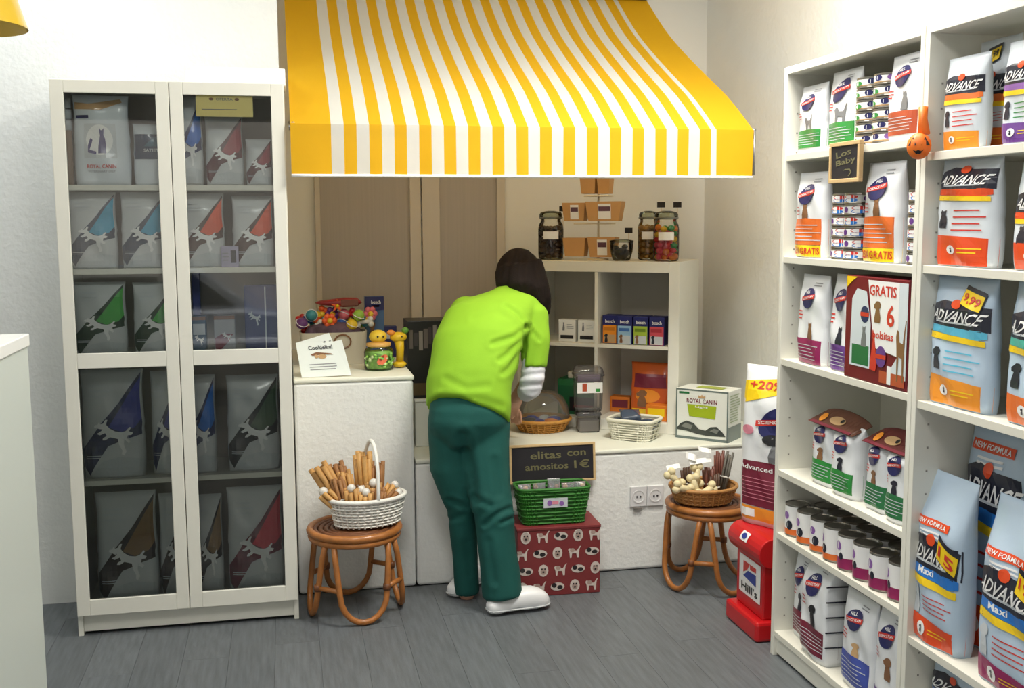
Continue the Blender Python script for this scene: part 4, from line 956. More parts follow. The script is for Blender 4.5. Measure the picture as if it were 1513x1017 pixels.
toys = [('red', (196, 44, 44)), ('orange', (232, 96, 40)), ('blue', (40, 90, 168)), ('yellow', (232, 196, 50)), ('teal', (60, 140, 150)), ('purple', (104, 54, 120)), ('white', (220, 220, 214)), ('pink', (214, 110, 120)), ('lime', (150, 190, 70))]
spots = [(446, 478, 5, 'ball', 'purple rubber ball toy at the left end of the planter'), (460, 466, 4, 'ball', 'teal ball toy in the planter left half'), (472, 474, 3, 'bone', 'yellow bone toy leaning in the planter'), (487, 474, 1, 'flower', 'orange flower squeaky toy in the planter centre'), (498, 452, 1, 'star', 'orange star toy sticking up from the planter'), (505, 478, 2, 'ball', 'blue ball toy in the planter centre'), (520, 480, 3, 'ball', 'yellow ball toy in the planter right half'), (538, 476, 6, 'bone', 'white bone toy near the right of the planter'), (547, 464, 7, 'flower', 'pink flower toy beside the blue box'), (530, 466, 8, 'ball', 'lime ball toy behind the yellow ball'), (478, 486, 6, 'bone', 'white rope bone hanging over the planter rim')]
for i in range(12):
    px = 448+i*8.6; py = 480-10*math.sin(PI*(i+.5)/12)-(6 if i % 2 else 0)
    ci = [0, 2, 4, 1, 6, 5, 3, 7, 2, 0, 8, 4][i]
    spots.append((px, py, ci, ['bone', 'ball', 'flower'][(i*7) % 3], '%s %s toy %s of the heap in the planter' % (toys[ci][0], ['bone', 'ball', 'flower'][(i*7) % 3], ['at the far left', 'left', 'left of centre', 'just left of the middle', 'near the middle', 'in the middle', 'at the centre back', 'just right of the middle', 'right of centre', 'toward the right', 'at the right', 'at the far right'][i])))
def star(r0, r1, n, th):
    poly = [((r0 if i % 2 else r1)*math.cos(PI*i/n+.3), (r0 if i % 2 else r1)*math.sin(PI*i/n+.3)) for i in range(2*n)]
    return MB().prism(poly, -th, th)
for i, (px, py, ci, kd, lab) in enumerate(spots):
    q = aY(px, py, Yt+(.05+.03*(i % 3) if i < 11 else .11+.02*(i % 2))); mt = M('toy_'+toys[ci][0], toys[ci][1], .35)
    t = thing('dog_toy', lab, 'toy', q, .3*i)
    if kd == 'ball':
        MB().ball((0, 0, 0), .026, 14, 9).build('ball', mt, t, smooth=True)
        MB().tube([(.0262*math.cos(a), .0262*math.sin(a), .004) for a in [2*PI*k/20 for k in range(20)]], .002, 4, True).build('seam', P['white'], t)
        t.rotation_euler = (.6+i, .4, 0)
    elif kd == 'bone':
        MB().tube([(-.028, 0, 0), (0, 0, 0), (.028, 0, 0)], [.011, .009, .011], 8).build('shaft', mt, t, smooth=True)
        for sx_ in (-.03, .03):
            for sz_ in (-.011, .011): MB().ball((sx_, 0, sz_), .014, 10, 7).build('knob', mt, t, smooth=True)
        t.rotation_euler = (.3, 1.0+.3*i, .2)
    elif kd == 'flower':
        for k in range(6): MB().ball((.021*math.cos(k*PI/3), 0, .021*math.sin(k*PI/3)), (.014, .009, .014), 10, 7).build('petal', mt, t, smooth=True)
        MB().ball((0, -.006, 0), .013, 10, 7).build('flower_centre', M('toy_yellow', toys[3][1], .35), t, smooth=True); t.rotation_euler = (0, 0, .2)
    else:
        star(.012, .032, 5, .008).build('star_body', mt, t, bevel=.003); MB().ball((0, -.01, 0), .008, 8, 6).build('star_centre', P['yellow'], t, smooth=True); t.rotation_euler = (0, 0, .1)
# long red packet of chews lying over the toys
q0 = aY(466, 448, Yt+.1); q1 = aY(534, 446, Yt+.1); rp = thing('chew_packet', 'long red and brown chew packet lying over the toys', 'packet', (q0+q1)/2)
L_ = (q1-q0).length
mb = MB(); mb.loft([[(xx, .035*ww*math.cos(a), .017*hh*math.sin(a)) for a in [2*PI*k/12 for k in range(12)]] for xx, ww, hh in ((-L_/2, .5, .1), (-L_*.4, .7, .6), (-L_*.1, .9, 1), (L_*.1, 1, 1.3), (L_*.4, 1, 1.2), (L_/2, .8, .2))]); mb.build('packet_body', M('packet_red', (140, 34, 40), .4), rp, smooth=True)
MB().box(L_*.05, L_*.42, -.038, -.03, -.014, .014).build('brown_label', M('packet_brown', (110, 60, 44), .5), rp, bevel=.002)
for k in range(3): MB().tube([(-L_*.46+k*.02, -.01, 0), (-L_*.1, -.02, .008-k*.008)], .006, 6).build('chew_stick', M('chew_red', (170, 40, 46), .5), rp, smooth=True)
# blue boxes behind
Yb_ = Yt+.19
def bbox(label, px0, px1, py0, py1, Y, mat, d=.05):
    a = aY(px0, py1, Y); b = aY(px1, py0, Y); zb_ = CZ1+.0006
    t = thing('snack_carton', label, 'carton', ((a.x+b.x)/2, Y, zb_)); w_, h_ = b.x-a.x, b.z-zb_
    MB().box(-w_/2, w_/2, 0, d, 0, h_).build('carton_body', mat, t, bevel=.002)
    return Surf(lambda u, q, off=0: Vector(((u-.5)*w_, -off, q*h_)), t, 1, 1)
S = bbox('navy and blue snack carton standing behind the toy planter', 540, 567, 438, 500, Yb_, M('carton_steel', (74, 106, 146), .45))
S.put([rect(0, .78, 1, 1)], P['navy'], 'navy_top'); S.text('bosch', .58, .91, .5, .06, P['white']); S.put([rect(.4, .83, .75, .86)], P['red'], 'red_line'); S.put([shape(DOG, .35, .45, .5, .3)], P['brown'], 'dog_picture')
S = bbox('low dark blue carton behind the giraffe toy', 561, 586, 482, 520, Yb_+.02, M('carton_deep', (36, 40, 92), .45)); S.put([rect(.1, .6, .9, .8)], P['silver'], 'pale_line')
# paper sign
bl = aZ(446, 558, CZ1); br = aZ(519, 552, CZ1)
bl.y = br.y = YC+.035; bl = aY(446, 558, bl.y); br = aY(519, 552, br.y)
tl = aY(437, 507, YC+.06); tr = aY(505, 502, YC+.06); pk_ = aY(486, 492, YC+.065)
sg = thing('paper_sign', 'white printed paper sign leaning against the toy planter', 'sign', (bl.x, YC+.035, CZ1+.001))
o0 = Vector(sg.location); V = lambda p: Vector(p)-o0
tc_ = aY(492, 505, YC+.0605)
fr_ = [V(p) for p in (bl, br, tr, tc_, pk_, tl)]; dz = min(p.z for p in fr_[:2]); fr_ = [p-Vector((0, 0, dz)) if i < 2 else p for i, p in enumerate(fr_)]
fr_[0].z = 0; fr_[1].z = 0.004
mb = MB(); mb.add([tuple(p) for p in fr_]+[(p.x, p.y+.0016, p.z) for p in fr_], [(0, 1, 2, 3, 4, 5), (11, 10, 9, 8, 7, 6)]+[(i, i+6, (i+1) % 6+6, (i+1) % 6) for i in range(6)]); mb.build('sheet', M('sign_paper', (232, 240, 238), .7), sg)
def sfn(u, q, off=0):
    a = fr_[0]*(1-u)+fr_[1]*u; b = fr_[5]*(1-u)+fr_[2]*u; p = a*(1-q)+b*q; return p+Vector((0, -off-.0006, 0))
S = Surf(sfn, sg, 1, 1)
S.text('Cookielini!', .5, .83, .52, .12, pm('sign_ink', (54, 56, 66)), off=.0008); S.put([[(.26, .64), (.4, .7), (.7, .64), (.74, .6), (.5, .62), (.3, .6)]], P['brown'], 'stick_picture', .0006); S.put([oval(.5, .57, .09, .06), oval(.38, .58, .04, .05)], P['tan'], 'biscuit_picture', .0012)
S.put(lines(.2, .82, .2, .42, 3, 12, .3), P['line'], 'small_print', .0006); S.put([oval(.62, .98, .025, .02), oval(.74, 1.0, .025, .02)], P['grey'], 'paw_mark', .0006)
# candy jar with green sweets
p = aZ(562, 549, CZ1); rj = 21.5*p.length/F_PX; hj = aY(562, 487, p.y+rj).z-CZ1
cj = thing('candy_jar', 'glass candy jar of green wrapped sweets with yellow chick lid', 'jar', (p.x, p.y+rj, z0))
MB().lathe([(rj*.85, 0), (rj, .006), (rj, hj*.45), (rj*.92, hj*.52), (rj*.78, hj*.55), (rj*.78, hj*.6)], 24, cap=False).build('jar_glass', clear, cj, smooth=True)
MB().lathe([(rj*.8, .006), (rj*.93, .02), (rj*.93, hj*.44), (.004, hj*.5)], 20).build('sweets', M('sweets_green', (160, 214, 110), .45, var=.3, vscale=70), cj, smooth=True)
rs = random.Random(6)
for k in range(26):
    a = rs.uniform(-2.8, -.2); zc = rs.uniform(.012, hj*.42); MB().ball((rj*.9*math.cos(a), rj*.9*math.sin(a), zc), (.012, .008, .008), 7, 5).build('sweet', M('sweet_'+str(k % 3), [(156, 214, 100), (120, 186, 84), (214, 236, 170)][k % 3], .4), cj, smooth=True)
lab_ = MB(); lab_.v += [((rj+.001)*math.cos(-1.4+.35*math.cos(q)+.16*math.sin(q)), (rj+.001)*math.sin(-1.4+.35*math.cos(q)+.16*math.sin(q)), hj*.28+.022*math.sin(q)) for q in [2*PI*i/14 for i in range(14)]]; lab_.face(range(14)); lab_.build('orange_label', M('label_orange', (236, 120, 84), .5), cj)
yl_ = M('chick_yellow', (236, 202, 60), .45); MB().lathe([(rj*.8, hj*.58), (rj*.84, hj*.6), (rj*.84, hj*.66), (rj*.5, hj*.69)], 20).build('lid', M('lid_amber', (226, 176, 96), .4), cj, smooth=True)
MB().ball((-.002, 0, hj*.82), (rj*.62, rj*.6, hj*.17), 14, 9).build('chick_head', yl_, cj, smooth=True)
for sx_ in (-.01, .014): MB().ball((sx_+.004, -rj*.58, hj*.84), .0045, 8, 6).build('chick_eye', P['black'], cj, smooth=True)
# giraffe toy
gp = aZ(585, 546, CZ1); hg = aY(588, 487, gp.y).z-CZ1; gy = M('giraffe_yellow', (238, 196, 40), .4); gg = M('giraffe_tuft', (96, 150, 60), .5)
gi = thing('animal_toy', 'bright yellow toy animal with green tuft beside the candy jar', 'toy', (gp.x+.022, gp.y+.05, z0)); gi.scale = (1.25, 1.25, 1.0)
mb = MB(); mb.tube([(0, 0, .028), (.002, 0, hg*.45), (-.002, 0, hg*.72)], [.013, .014, .018], 10).build('body', gy, gi, smooth=True)
MB().ball((-.004, -.004, hg*.78), (.03, .02, .022), 14, 9).build('head', gy, gi, smooth=True); MB().ball((-.03, -.012, hg*.9), (.014, .012, .012), 10, 7).build('ear', M('giraffe_orange', (240, 150, 60), .4), gi, smooth=True)
MB().ball((.02, -.002, hg*.94), (.013, .01, .014), 10, 7).build('tuft', gg, gi, smooth=True); MB().ball((.0, .0, .015), (.024, .02, .0145), 12, 7).build('feet', gy, gi, smooth=True)
MB().ball((.006, -.022, hg*.8), .0035, 7, 5).build('eye', P['black'], gi, smooth=True)
# ------------------------------------------------------------------ rattan stools
cane = M('rattan_cane', (166, 104, 48), .42, var=.22, vscale=30, coat=.2); caned = M('rattan_dark', (112, 66, 34), .5, var=.2, vscale=30)
def stool(label, loc, rz, H, R):
    s = thing('rattan_stool', label, 'stool', loc, rz)
    # seat: coiled cane disc with a thick double rim
    for k in range(7):
        r = R*(.14+.125*k)
        MB().tube([(r*math.cos(a), r*math.sin(a), H-.014) for a in [2*PI*i/28 for i in range(28)]], .0105, 6, True).build('seat_coil', caned, s, smooth=True)
    for z, q in ((H-.012, 1.0), (H-.036, .97)):
        MB().tube([(R*q*math.cos(a), R*q*math.sin(a), z) for a in [2*PI*i/36 for i in range(36)]], .0145, 8, True).build('seat_rim', cane, s, smooth=True)
    for k in range(4):
        m = Matrix.Rotation(k*PI/2, 4, 'Z')
        pts = []
        hw0, hw1 = R*.6, R*.52                     # half width at the top and where the bend begins
        y0, y1 = R*.74, R*1.02
        zb = H*.34
        pts.append((-hw0, -y0, H-.03)); pts.append((-hw0*.98, -y0-(y1-y0)*.35, H*.72)); pts.append((-hw1, -y0-(y1-y0)*.72, zb))
        for j in range(1, 10):
            a = PI*j/10; pts.append((-hw1*math.cos(a), -y0-(y1-y0)*(.72+.28*math.sin(a)), zb-(zb-.012)*math.sin(a)))
        pts.append((hw1, -y0-(y1-y0)*.72, zb)); pts.append((hw0*.98, -y0-(y1-y0)*.35, H*.72)); pts.append((hw0, -y0, H-.03))
        MB().tube([m @ Vector(p) for p in pts], .0115, 8).build('leg_hoop', cane, s, smooth=True)
        a = m @ Vector((hw1, -y0-(y1-y0)*.72, zb+.02)); b = m @ Vector((y0+(y1-y0)*.72, -hw1, zb+.02))
        MB().tube([a, b], .01, 7).build('brace', cane, s, smooth=True)
        for sx_, zz in ((1, .02),):
            c_ = m @ Vector((hw1, -y0-(y1-y0)*.72, zb+.02))
            MB().lathe([(.014, -.012), (.015, 0), (.014, .012)], 8, c_).build('binding', caned, s, smooth=True)
    return s
LC = Vector((.238, 4.085, 0)); LH = aY(522, 775, LC.y).z; LR = 66*4.1/F_PX
stool('honey rattan stool carrying the white oval basket, beside the cabinet', LC, .12, LH, LR)
RC = Vector((1.70, 4.06, 0)); RH = aY(1035, 748, RC.y-.08).z
stool('honey rattan stool carrying the brown basket of chews, by the right wall', RC, .3, RH, LR*.98)
# ------------------------------------------------------------------ white oval basket of stick bundles
bp = aY(543, 770, LC.y); wm = M('wicker_bright_white', (232, 232, 226), .55)
ob = thing('oval_basket', 'white oval wicker basket with hoop handle on the left rattan stool', 'basket', (bp.x, LC.y, LH+.004), .22)
bh = aY(543, 742, LC.y-.08).z-LH
weave(ob, .125, .085, .152, .108, bh, 9, wm, 34, .004, rim=.009)
ht = aY(540, 654, LC.y).z-LH
MB().tube([(.012+.01*math.sin(a), -.108*math.cos(a), bh*.9+(ht-bh*.9)*math.sin(a)) for a in [PI*i/18 for i in range(19)]], .0075, 8).build('handle', wm, ob, smooth=True)
stick = [M('chew_tan', (190, 144, 84), .6, var=.2, vscale=40), M('chew_brown', (150, 104, 60), .6, var=.2, vscale=40), M('chew_gold', (206, 158, 92), .55, var=.2, vscale=40)]
capm = M('wrapper_silver', (220, 218, 212), .25)
def bundle(label, base, tip, n, r, mt, cap=False, cat='chew bundle', name='chew_bundle', group=None):
    t = thing(name, label, cat, base, 0, group); d = Vector(tip)-Vector(base); a = Vector((0, 0, 1)).cross(d.normalized()) if abs(d.normalized().z) < .99 else Vector((1, 0, 0))
    a.normalize(); b = d.normalized().cross(a)
    for k in range(n):
        q = 2*PI*k/max(1, n-1); rr = r if k < n-1 or n == 1 else 0
        off = a*(rr*math.cos(q))+b*(rr*math.sin(q)); spread = off*1.35
        MB().tube([off, off+(d+spread*.4)*.5, spread+d*(1-.06*(k % 3))], r*.48, 6).build('stick', mt, t, smooth=True)
    MB().tube([d*.42+a*(r*1.5*math.cos(q))+b*(r*1.5*math.sin(q)) for q in [2*PI*i/14 for i in range(14)]], .0035, 5, True).build('tie', capm, t)
    if cap: MB().ball(d*1.0, r*1.0, 8, 6).build('wrapper_end', capm, t, smooth=True)
    return t
Lb = lambda px, py, dy: aY(px, py, LC.y+dy)
BZ = LH+.02
def bdl(label, bpx, dyb, tpx, tpy, dyt, n, r, mi, cap=False):
    b = Lb(bpx, 745, dyb); b.z = BZ+.03
    bundle(label, b, Lb(tpx, tpy, dyt), n+3, r*1.35, stick[mi], cap)
bdl('thick tan stick bundle leaning left out of the white basket', 512, 0, 469, 688, .02, 6, .017, 0)
bdl('brown stick bundle leaning left behind the thick tan one', 518, .04, 496, 684, .05, 6, .014, 1)
bdl('tall golden stick bundle standing under the basket handle', 540, .05, 535, 668, .06, 7, .016, 2)
bdl('brown stick bundle standing right of the tall golden bundle', 556, .05, 557, 682, .06, 6, .013, 1)
bdl('short tan bundle with silver end at the front of the white basket', 523, -.05, 519, 722, -.05, 5, .013, 0, True)
bdl('short golden bundle with silver end in the middle of the white basket', 532, -.04, 534, 724, -.04, 5, .013, 2, True)
bdl('tan bundle poking up by the basket handle foot', 548, -.02, 552, 714, -.02, 5, .014, 0, True)
bdl('golden bundle leaning right over the white basket rim', 560, .02, 583, 717, .03, 5, .013, 2, True)
bdl('brown bundle leaning right beside the handle', 563, -.02, 589, 728, -.02, 5, .012, 1, True)
bdl('low tan bundle hanging over the left rim of the white basket', 515, -.03, 478, 727, -.03, 5, .014, 2, True)
bdl('short brown bundle in front of the thick tan bundle', 512, -.04, 497, 706, -.02, 5, .012, 1)
bdl('stout golden bundle at the very front of the white basket', 540, -.06, 541, 728, -.06, 5, .013, 2, True)
bdl('stout brown bundle beside the handle foot, front', 555, -.05, 561, 722, -.05, 5, .013, 1)
bdl('tan bundle between the two left-leaning bundles', 520, .01, 508, 696, .02, 5, .013, 0)
# ------------------------------------------------------------------ brown basket of chews
bp = aY(1037, 745, RC.y)
rb = thing('round_basket', 'brown round wicker basket of dog chews on the right rattan stool', 'basket', (bp.x+.005, RC.y, RH+.004), .1)
rh = aY(1037, 728, RC.y-.1).z-RH
weave(rb, .115, .105, .14, .125, rh, 7, M('wicker_brown', (176, 126, 70), .55, var=.2, vscale=50), 30, .005, rim=.008)
raw = M('rawhide', (226, 212, 170), .6, var=.08, vscale=30)
def rbone(label, px, py, dy, rot):
    t = thing('rawhide_bone', label, 'dog chew', aY(px, py, RC.y+dy), rot=rot)
    MB().tube([(-.03, 0, 0), (0, 0, 0), (.03, 0, 0)], [.016, .0135, .016], 8).build('shaft', raw, t, smooth=True)
    for sx_ in (-.036, .036):
        for sz_ in (-.012, .012): MB().ball((sx_, 0, sz_), (.018, .016, .016), 10, 7).build('knot', raw, t, smooth=True)
rbone('cream knotted rawhide bone upright at the left of the brown basket', 997, 708, -.03, (.2, .8, .2)); rbone('cream knotted rawhide bone low at the front of the brown basket', 1010, 722, -.08, (0, .3, .3))
rbone('cream knotted rawhide bone in the middle of the brown basket', 1027, 718, -.07, (.3, 1.3, 0)); rbone('cream knotted rawhide bone at the front right of the brown basket', 1043, 726, -.08, (0, -.4, .2))
rbone('cream rawhide bone standing behind the middle one', 1030, 703, -.02, (.1, 1.5, .1))
dstick = [M('chew_dark', (84, 58, 44), .5), M('chew_redbrown', (110, 62, 50), .45), M('chew_ash', (96, 92, 84), .5)]
def rbun(label, bpx, tpx, tpy, dy, n, r, mi):
    b = aY(bpx, 735, RC.y+dy); b.z = RH+.02; bundle(label, b, aY(tpx, tpy, RC.y+dy+.01), n, r, dstick[mi])
rbun('dark meat stick bundle at the back left of the brown basket', 1016, 1013, 690, .03, 5, .014, 0); rbun('red-brown meat stick bundle in the middle of the brown basket', 1048, 1047, 690, 0, 6, .016, 1)
rbun('red-brown meat stick bundle standing tall at the right', 1062, 1063, 666, .03, 6, .013, 1); rbun('grey-brown stick bundle leaning at the basket right edge', 1066, 1079, 668, .0, 5, .012, 2); rbun('dark stick bundle under the paper labels', 1056, 1056, 700, -.03, 5, .013, 0)
for px, py, w_, h_, r_, lab in ((995, 690, .06, .02, -.1, 'white paper label at the left of the chews'), (1022, 675, .05, .03, .4, 'upper white folded paper label on the chews'), (1035, 681, .1, .022, -.05, 'long white paper label across the chews'), (1042, 665, .06, .02, .3, 'white paper tag on top of the chews')):
    q = aY(px, py, RC.y-.03)
    t = thing('paper_tag', lab, 'label', q, rot=(-.5, r_, .1)); mb = MB()
    for k in range(5):
        x = -w_/2+w_*k/4; mb.v += [(x, .004*math.sin(k*1.6), -h_/2), (x, .004*math.sin(k*1.6)+.003, h_/2)]
    for k in range(4): mb.face((2*k, 2*k+2, 2*k+3, 2*k+1))
    o = mb.build('tag_sheet', boxw, t); so = o.modifiers.new('s', 'SOLIDIFY'); so.thickness = .001
# ------------------------------------------------------------------ dog-print box, green basket, chalkboard
a = aZ(886, 875, 0); W_, D_ = .345, .2
H_ = aY(884, 775, a.y).z
rx0 = a.x-W_
rbx = thing('dog_print_box', 'dark red gift box printed with black and white dogs on the floor', 'box', (a.x-W_/2, a.y, .0006), -.03)
MB().box(-W_/2, W_/2, 0, D_, 0, H_).build('box_body', M('box_red_print', (122, 44, 46), .55, var=.06, vscale=20), rbx, bevel=.003)
MB().box(-W_/2-.003, W_/2+.003, -.003, D_+.003, H_-.012, H_+.002).build('lid', M('box_red_print', (122, 44, 46), .55), rbx, bevel=.003)
S = Surf(lambda u, q, off=0: Vector(((u-.5)*W_, -off-(.0032 if q*H_ > H_-.014 else 0), q*H_)), rbx, 1, 1)
fur = pm('dog_fur', (208, 196, 188)); furd = pm('dog_fur_dark', (36, 32, 34)); furm = pm('dog_fur_tan', (172, 150, 140))
for r in range(4):
    for c_ in range(5):
        u = .1+c_*.21+(0 if r % 2 else -.04); t = .13+r*.245
        if u > .98: continue
        kd = (c_+r*2) % 3
        if kd == 0:
            S.put([oval(u, t, .06, .09, 12)], fur, 'dog_face'); S.put([oval(u, t-.01, .035, .05, 10)], furm, 'dog_muzzle', .0026); S.put([oval(u-.018, t+.025, .01, .014, 8), oval(u+.018, t+.025, .01, .014, 8), oval(u, t-.02, .014, .014, 8)], furd, 'dog_eyes', .0034)
        elif kd == 1:
            S.put([shape(STANDCAT, u, t, .17, .17)], fur, 'dog_figure'); S.put([oval(u-.03, t+.03, .03, .03, 10)], furm, 'dog_head', .0026)
        else:
            S.put([oval(u, t, .085, .06, 12)], fur, 'dog_body'); S.put([oval(u-.04, t+.02, .03, .035, 10), oval(u+.03, t-.01, .035, .03, 10)], furd, 'dog_patch', .0026)
gb0 = Vector((a.x-W_/2-.008, a.y+.095, H_+.003))
gbk = thing('green_basket', 'green woven rectangular basket on the dog-print box', 'basket', gb0, -.03)
gh = aY(815, 727, a.y).z-H_
grm = M('wicker_green', (46, 112, 36), .55, var=.15, vscale=40)
weave(gbk, .125, .065, .15, .074, gh, 10, grm, 40, .004, 7.0, rim=.006)
S = Surf(lambda u, q, off=0: Vector(((u-.5)*.1, -.0765-off, gh*.5+q*.04)), gbk, 1, 1)
S.put([rect(0, 0, 1, 1)], P['silver'], 'price_card', .002); S.put([oval(.25, .5, .1, .3), oval(.75, .4, .1, .25)], P['lilac'], 'card_flower', .003); S.put([rect(.36, .35, .62, .7)], P['pink'], 'card_text', .003)
cel = glass('cellophane', (250, 250, 252), .12, (205, 205, 215), .25)
rs = random.Random(12)
for k, (px, lab) in enumerate(((775, 'cellophane bag of treats at the left of the green basket'), (797, 'cellophane bag of treats left of centre in the green basket'), (818, 'tall crinkled cellophane bag in the middle of the green basket'), (838, 'cellophane bag right of centre in the green basket'), (856, 'cellophane bag at the right of the green basket'))):
    q = aY(px, 722, a.y+.09); hh_ = .05 if k == 2 else .03
    S = make_bag(lab, .055, hh_+.05, .05, (q.x, gb0.y+rs.uniform(-.02, .02), H_+gh*.55), rs.uniform(-.3, .3), cel, cat='treat bag', name='cellophane_bag', wr=2, top=.5)
    for j in range(4): MB().ball((rs.uniform(-.015, .015), rs.uniform(-.01, .01), .02+.014*j), (.012, .01, .009), 8, 5).build('treat', stick[j % 3] if j % 2 else C('wht', (210, 204, 196)), S.root, smooth=True)
b0 = aY(878, 708, YC-.014); t0_ = aY(868, 653, YC-.014); xl = aY(752, 712, YC-.014).x
chalkboard('long pine-framed chalkboard with prices leaning above the green basket', ((b0.x+xl)/2, YC-.03, b0.z), b0.x-xl, t0_.z-b0.z, -.01, -.09, [('elitas', .42, .72, .36, .2, .02), ('con', .78, .73, .22, .13, .02), ('amositos', .43, .42, .5, .17, .02), ('1\u20ac', .84, .45, .18, .22, .02)], .01)
# ------------------------------------------------------------------ double wall socket
q0 = aY(930, 749, YC); q1 = aY(980, 716, YC)
so_ = thing('wall_socket', 'white double wall socket on the ledge front', 'socket', ((q0.x+q1.x)/2, YC-.0005, (q0.z+q1.z)/2))
sw_ = (q1.x-q0.x)/2; sh_ = (q1.z-q0.z); sockw = M('socket_white', (224, 224, 226), .35); sockd = M('socket_dark', (60, 60, 66), .5)
for k in (-1, 1):
    f = MB().box(k*sw_/2-sw_*.49, k*sw_/2+sw_*.49, -.01, 0, -sh_/2, sh_/2).build('face_plate', sockw, so_, bevel=.003)
    MB().loft([[(k*sw_/2+sw_*rr*math.cos(t), -yy, sw_*rr*math.sin(t)) for t in [2*PI*i/20 for i in range(20)]] for rr, yy in ((.38, .0098), (.38, .012), (.32, .012), (.3, .0102))]).build('socket_well', sockw, f, smooth=False)
    for sx_ in (-.1, .1): MB().loft([[(k*sw_/2+sw_*(sx_+.05*math.cos(t)), -yy, sw_*.05*math.sin(t)) for t in [2*PI*i/8 for i in range(8)]] for yy in (.0102, .0128)]).build('pin_hole', sockd, f)
MB().box(-sw_*.8, -sw_*.3, -.014, 0, -sh_/2-.012, -sh_/2-.002).build('cable_stub', M('stub_grey', (120, 116, 112), .5), so_, bevel=.002)
# ------------------------------------------------------------------ red display stand with big bag
red = M('stand_red', (196, 20, 28), .35, coat=.2)
fl = aZ(1066, 913, 0); fr2 = aZ(1131, 949, 0)
SX = (fl.x+fr2.x)/2-.012; SYf, SYn = 3.70, 3.425
SWd = SYf-SYn
sd = thing('red_display_stand', 'red plastic floor display stand with white logo plate beside the bookcase', 'display stand', (SX, (SYf+SYn)/2, .0006), FACE)
htop = aX(1105, 772, SX+.06).z
MB().box(-SWd/2, SWd/2, 0, .26, 0, .075).build('base_step', red, sd, bevel=.012)
MB().box(-SWd*.42, SWd*.42, .035, .25, .075, htop-.08).build('column', red, sd, bevel=.006)
MB().loft([[(x, .06+.055*math.cos(t), htop-.058+.055*math.sin(t)) for t in [2*PI*i/20 for i in range(20)]] for x in (-SWd/2, SWd/2)]).build('roll_top', red, sd, bevel=.004)
MB().box(-SWd/2, SWd/2, .06, .29, htop-.035, htop-.003).build('top_tray', red, sd, bevel=.004)
zc0, zc1 = .125, htop-.115; ch = zc1-zc0; cw = SWd*.66
S = Surf(lambda u, q, off=0: Vector(((u-.5)*cw+.005, .035-off, zc0+q*ch)), sd, 1, 1)
S.put([rect(0, 0, 1, 1)], P['white'], 'logo_plate', .002); lb_ = pm('logo_blue', (40, 60, 150)); lr_ = pm('logo_red', (206, 60, 56))
S.put([[(.2, .55), (.2, .86), (.5, .86), (.38, .66)], [(.5, .86), (.8, .86), (.8, .74), (.52, .72)]], lr_, 'logo_red_shape', .003); S.put([[(.2, .46), (.42, .66), (.8, .68), (.8, .38)]], lb_, 'logo_blue_shape', .003)
S.text("Hill's", .5, .2, .76, .22, P['black'], off=.0035)
S = Surf(lambda u, q, off=0: Vector((-.03+.06*u, .06-(.056+off)*math.cos(.9-1.0*(1-q)), htop-.058+(.056+off)*math.sin(.9-1.0*(1-q)))), sd, 1, 4)
S.put([rect(0, 0.35, 1, 1)], P['white'], 'logo_label', .0015); S.put([oval(.5, .68, .3, .2)], lb_, 'logo_mark', .003)
bt = aX(1115, 540, SX+.08).z
S = make_bag('big white bag with maroon panel and yellow +20% corner on the red stand', .3, bt-htop, .12, (SX+.15, 3.585, htop), FACE+.5, WHITEBAG, top=.74, n=3.5)
S.put([[(.0, .12), (1, .12), (1, .4), (.5, .41), (.0, .4)]], P['maroon'], 'maroon_panel'); S.put(lines(.08, .95, .17, .32, 6, 6, .15), P['pink'], 'small_print', .003); S.text('Advanced Fitness', .5, .365, .92, .03, P['white'])
S.put([rect(0, .03, 1, .115)], P['amber'], 'yellow_strip'); S.put([rect(.02, .05, .3, .1)], P['white'], 'white_chip', .003)
S.put([[(.02, .76), (.02, .9), (.5, .93), (.98, .9), (.98, .86), (.6, .84)]], P['yellow'], 'yellow_corner'); S.text('+20%', .38, .885, .5, .05, P['red'], off=.0042)
S.put([oval(.62, .67, .3, .095, 20, .25)], P['navy'], 'brand_oval', .003); S.put([[(.28, .63), (.96, .68), (.96, .715), (.28, .665)]], P['red'], 'brand_band', .004); S.text('SCIENCE PLAN', .62, .672, .6, .02, P['white'], off=.0052, rot=.06)
S.put([shape(DOG, .6, .5, .4, .17)], P['grey'], 'dog_picture', .003); S.put([oval(.55, .555, .14, .035)], P['black'], 'dog_head', .004); S.put([oval(.16, .6, .1, .03)], P['pink'], 'round_seal', .003)
# ------------------------------------------------------------------ foreground: white desk and yellow pendant
dk = M('desk_white_shaded', (200, 208, 203), .35)  # white desk body, colour lowered to hold the shade on its side
e0 = aY(40, 493, 2.7)
dsk = thing('reception_desk', 'white reception desk at the left frame edge', 'desk', (e0.x, 2.7, 0))
MB().box(-.62, 0, -1.2, 0, .0006, e0.z-.03).build('desk_body', dk, dsk, bevel=.003)
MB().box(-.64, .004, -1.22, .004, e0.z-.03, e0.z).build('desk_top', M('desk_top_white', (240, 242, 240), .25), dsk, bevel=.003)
pe = aY(40, 42, 3.4)
pd = thing('pendant_lamp', 'yellow cone pendant lamp above the desk', 'lamp', (pe.x-.19, 3.4, pe.z))
ylp = M('lamp_yellow', (226, 188, 40), .3, coat=.4)
mb = MB(); mb.lathe([(a_*1.27, b_*1.27) for a_, b_ in [(.15, 0), (.12, .1), (.09, .17), (.05, .215), (.03, .22), (.029, .214), (.048, .208), (.087, .165), (.117, .098), (.147, .001)]], 36, cap=False); mb.build('shade', ylp, pd, smooth=True)
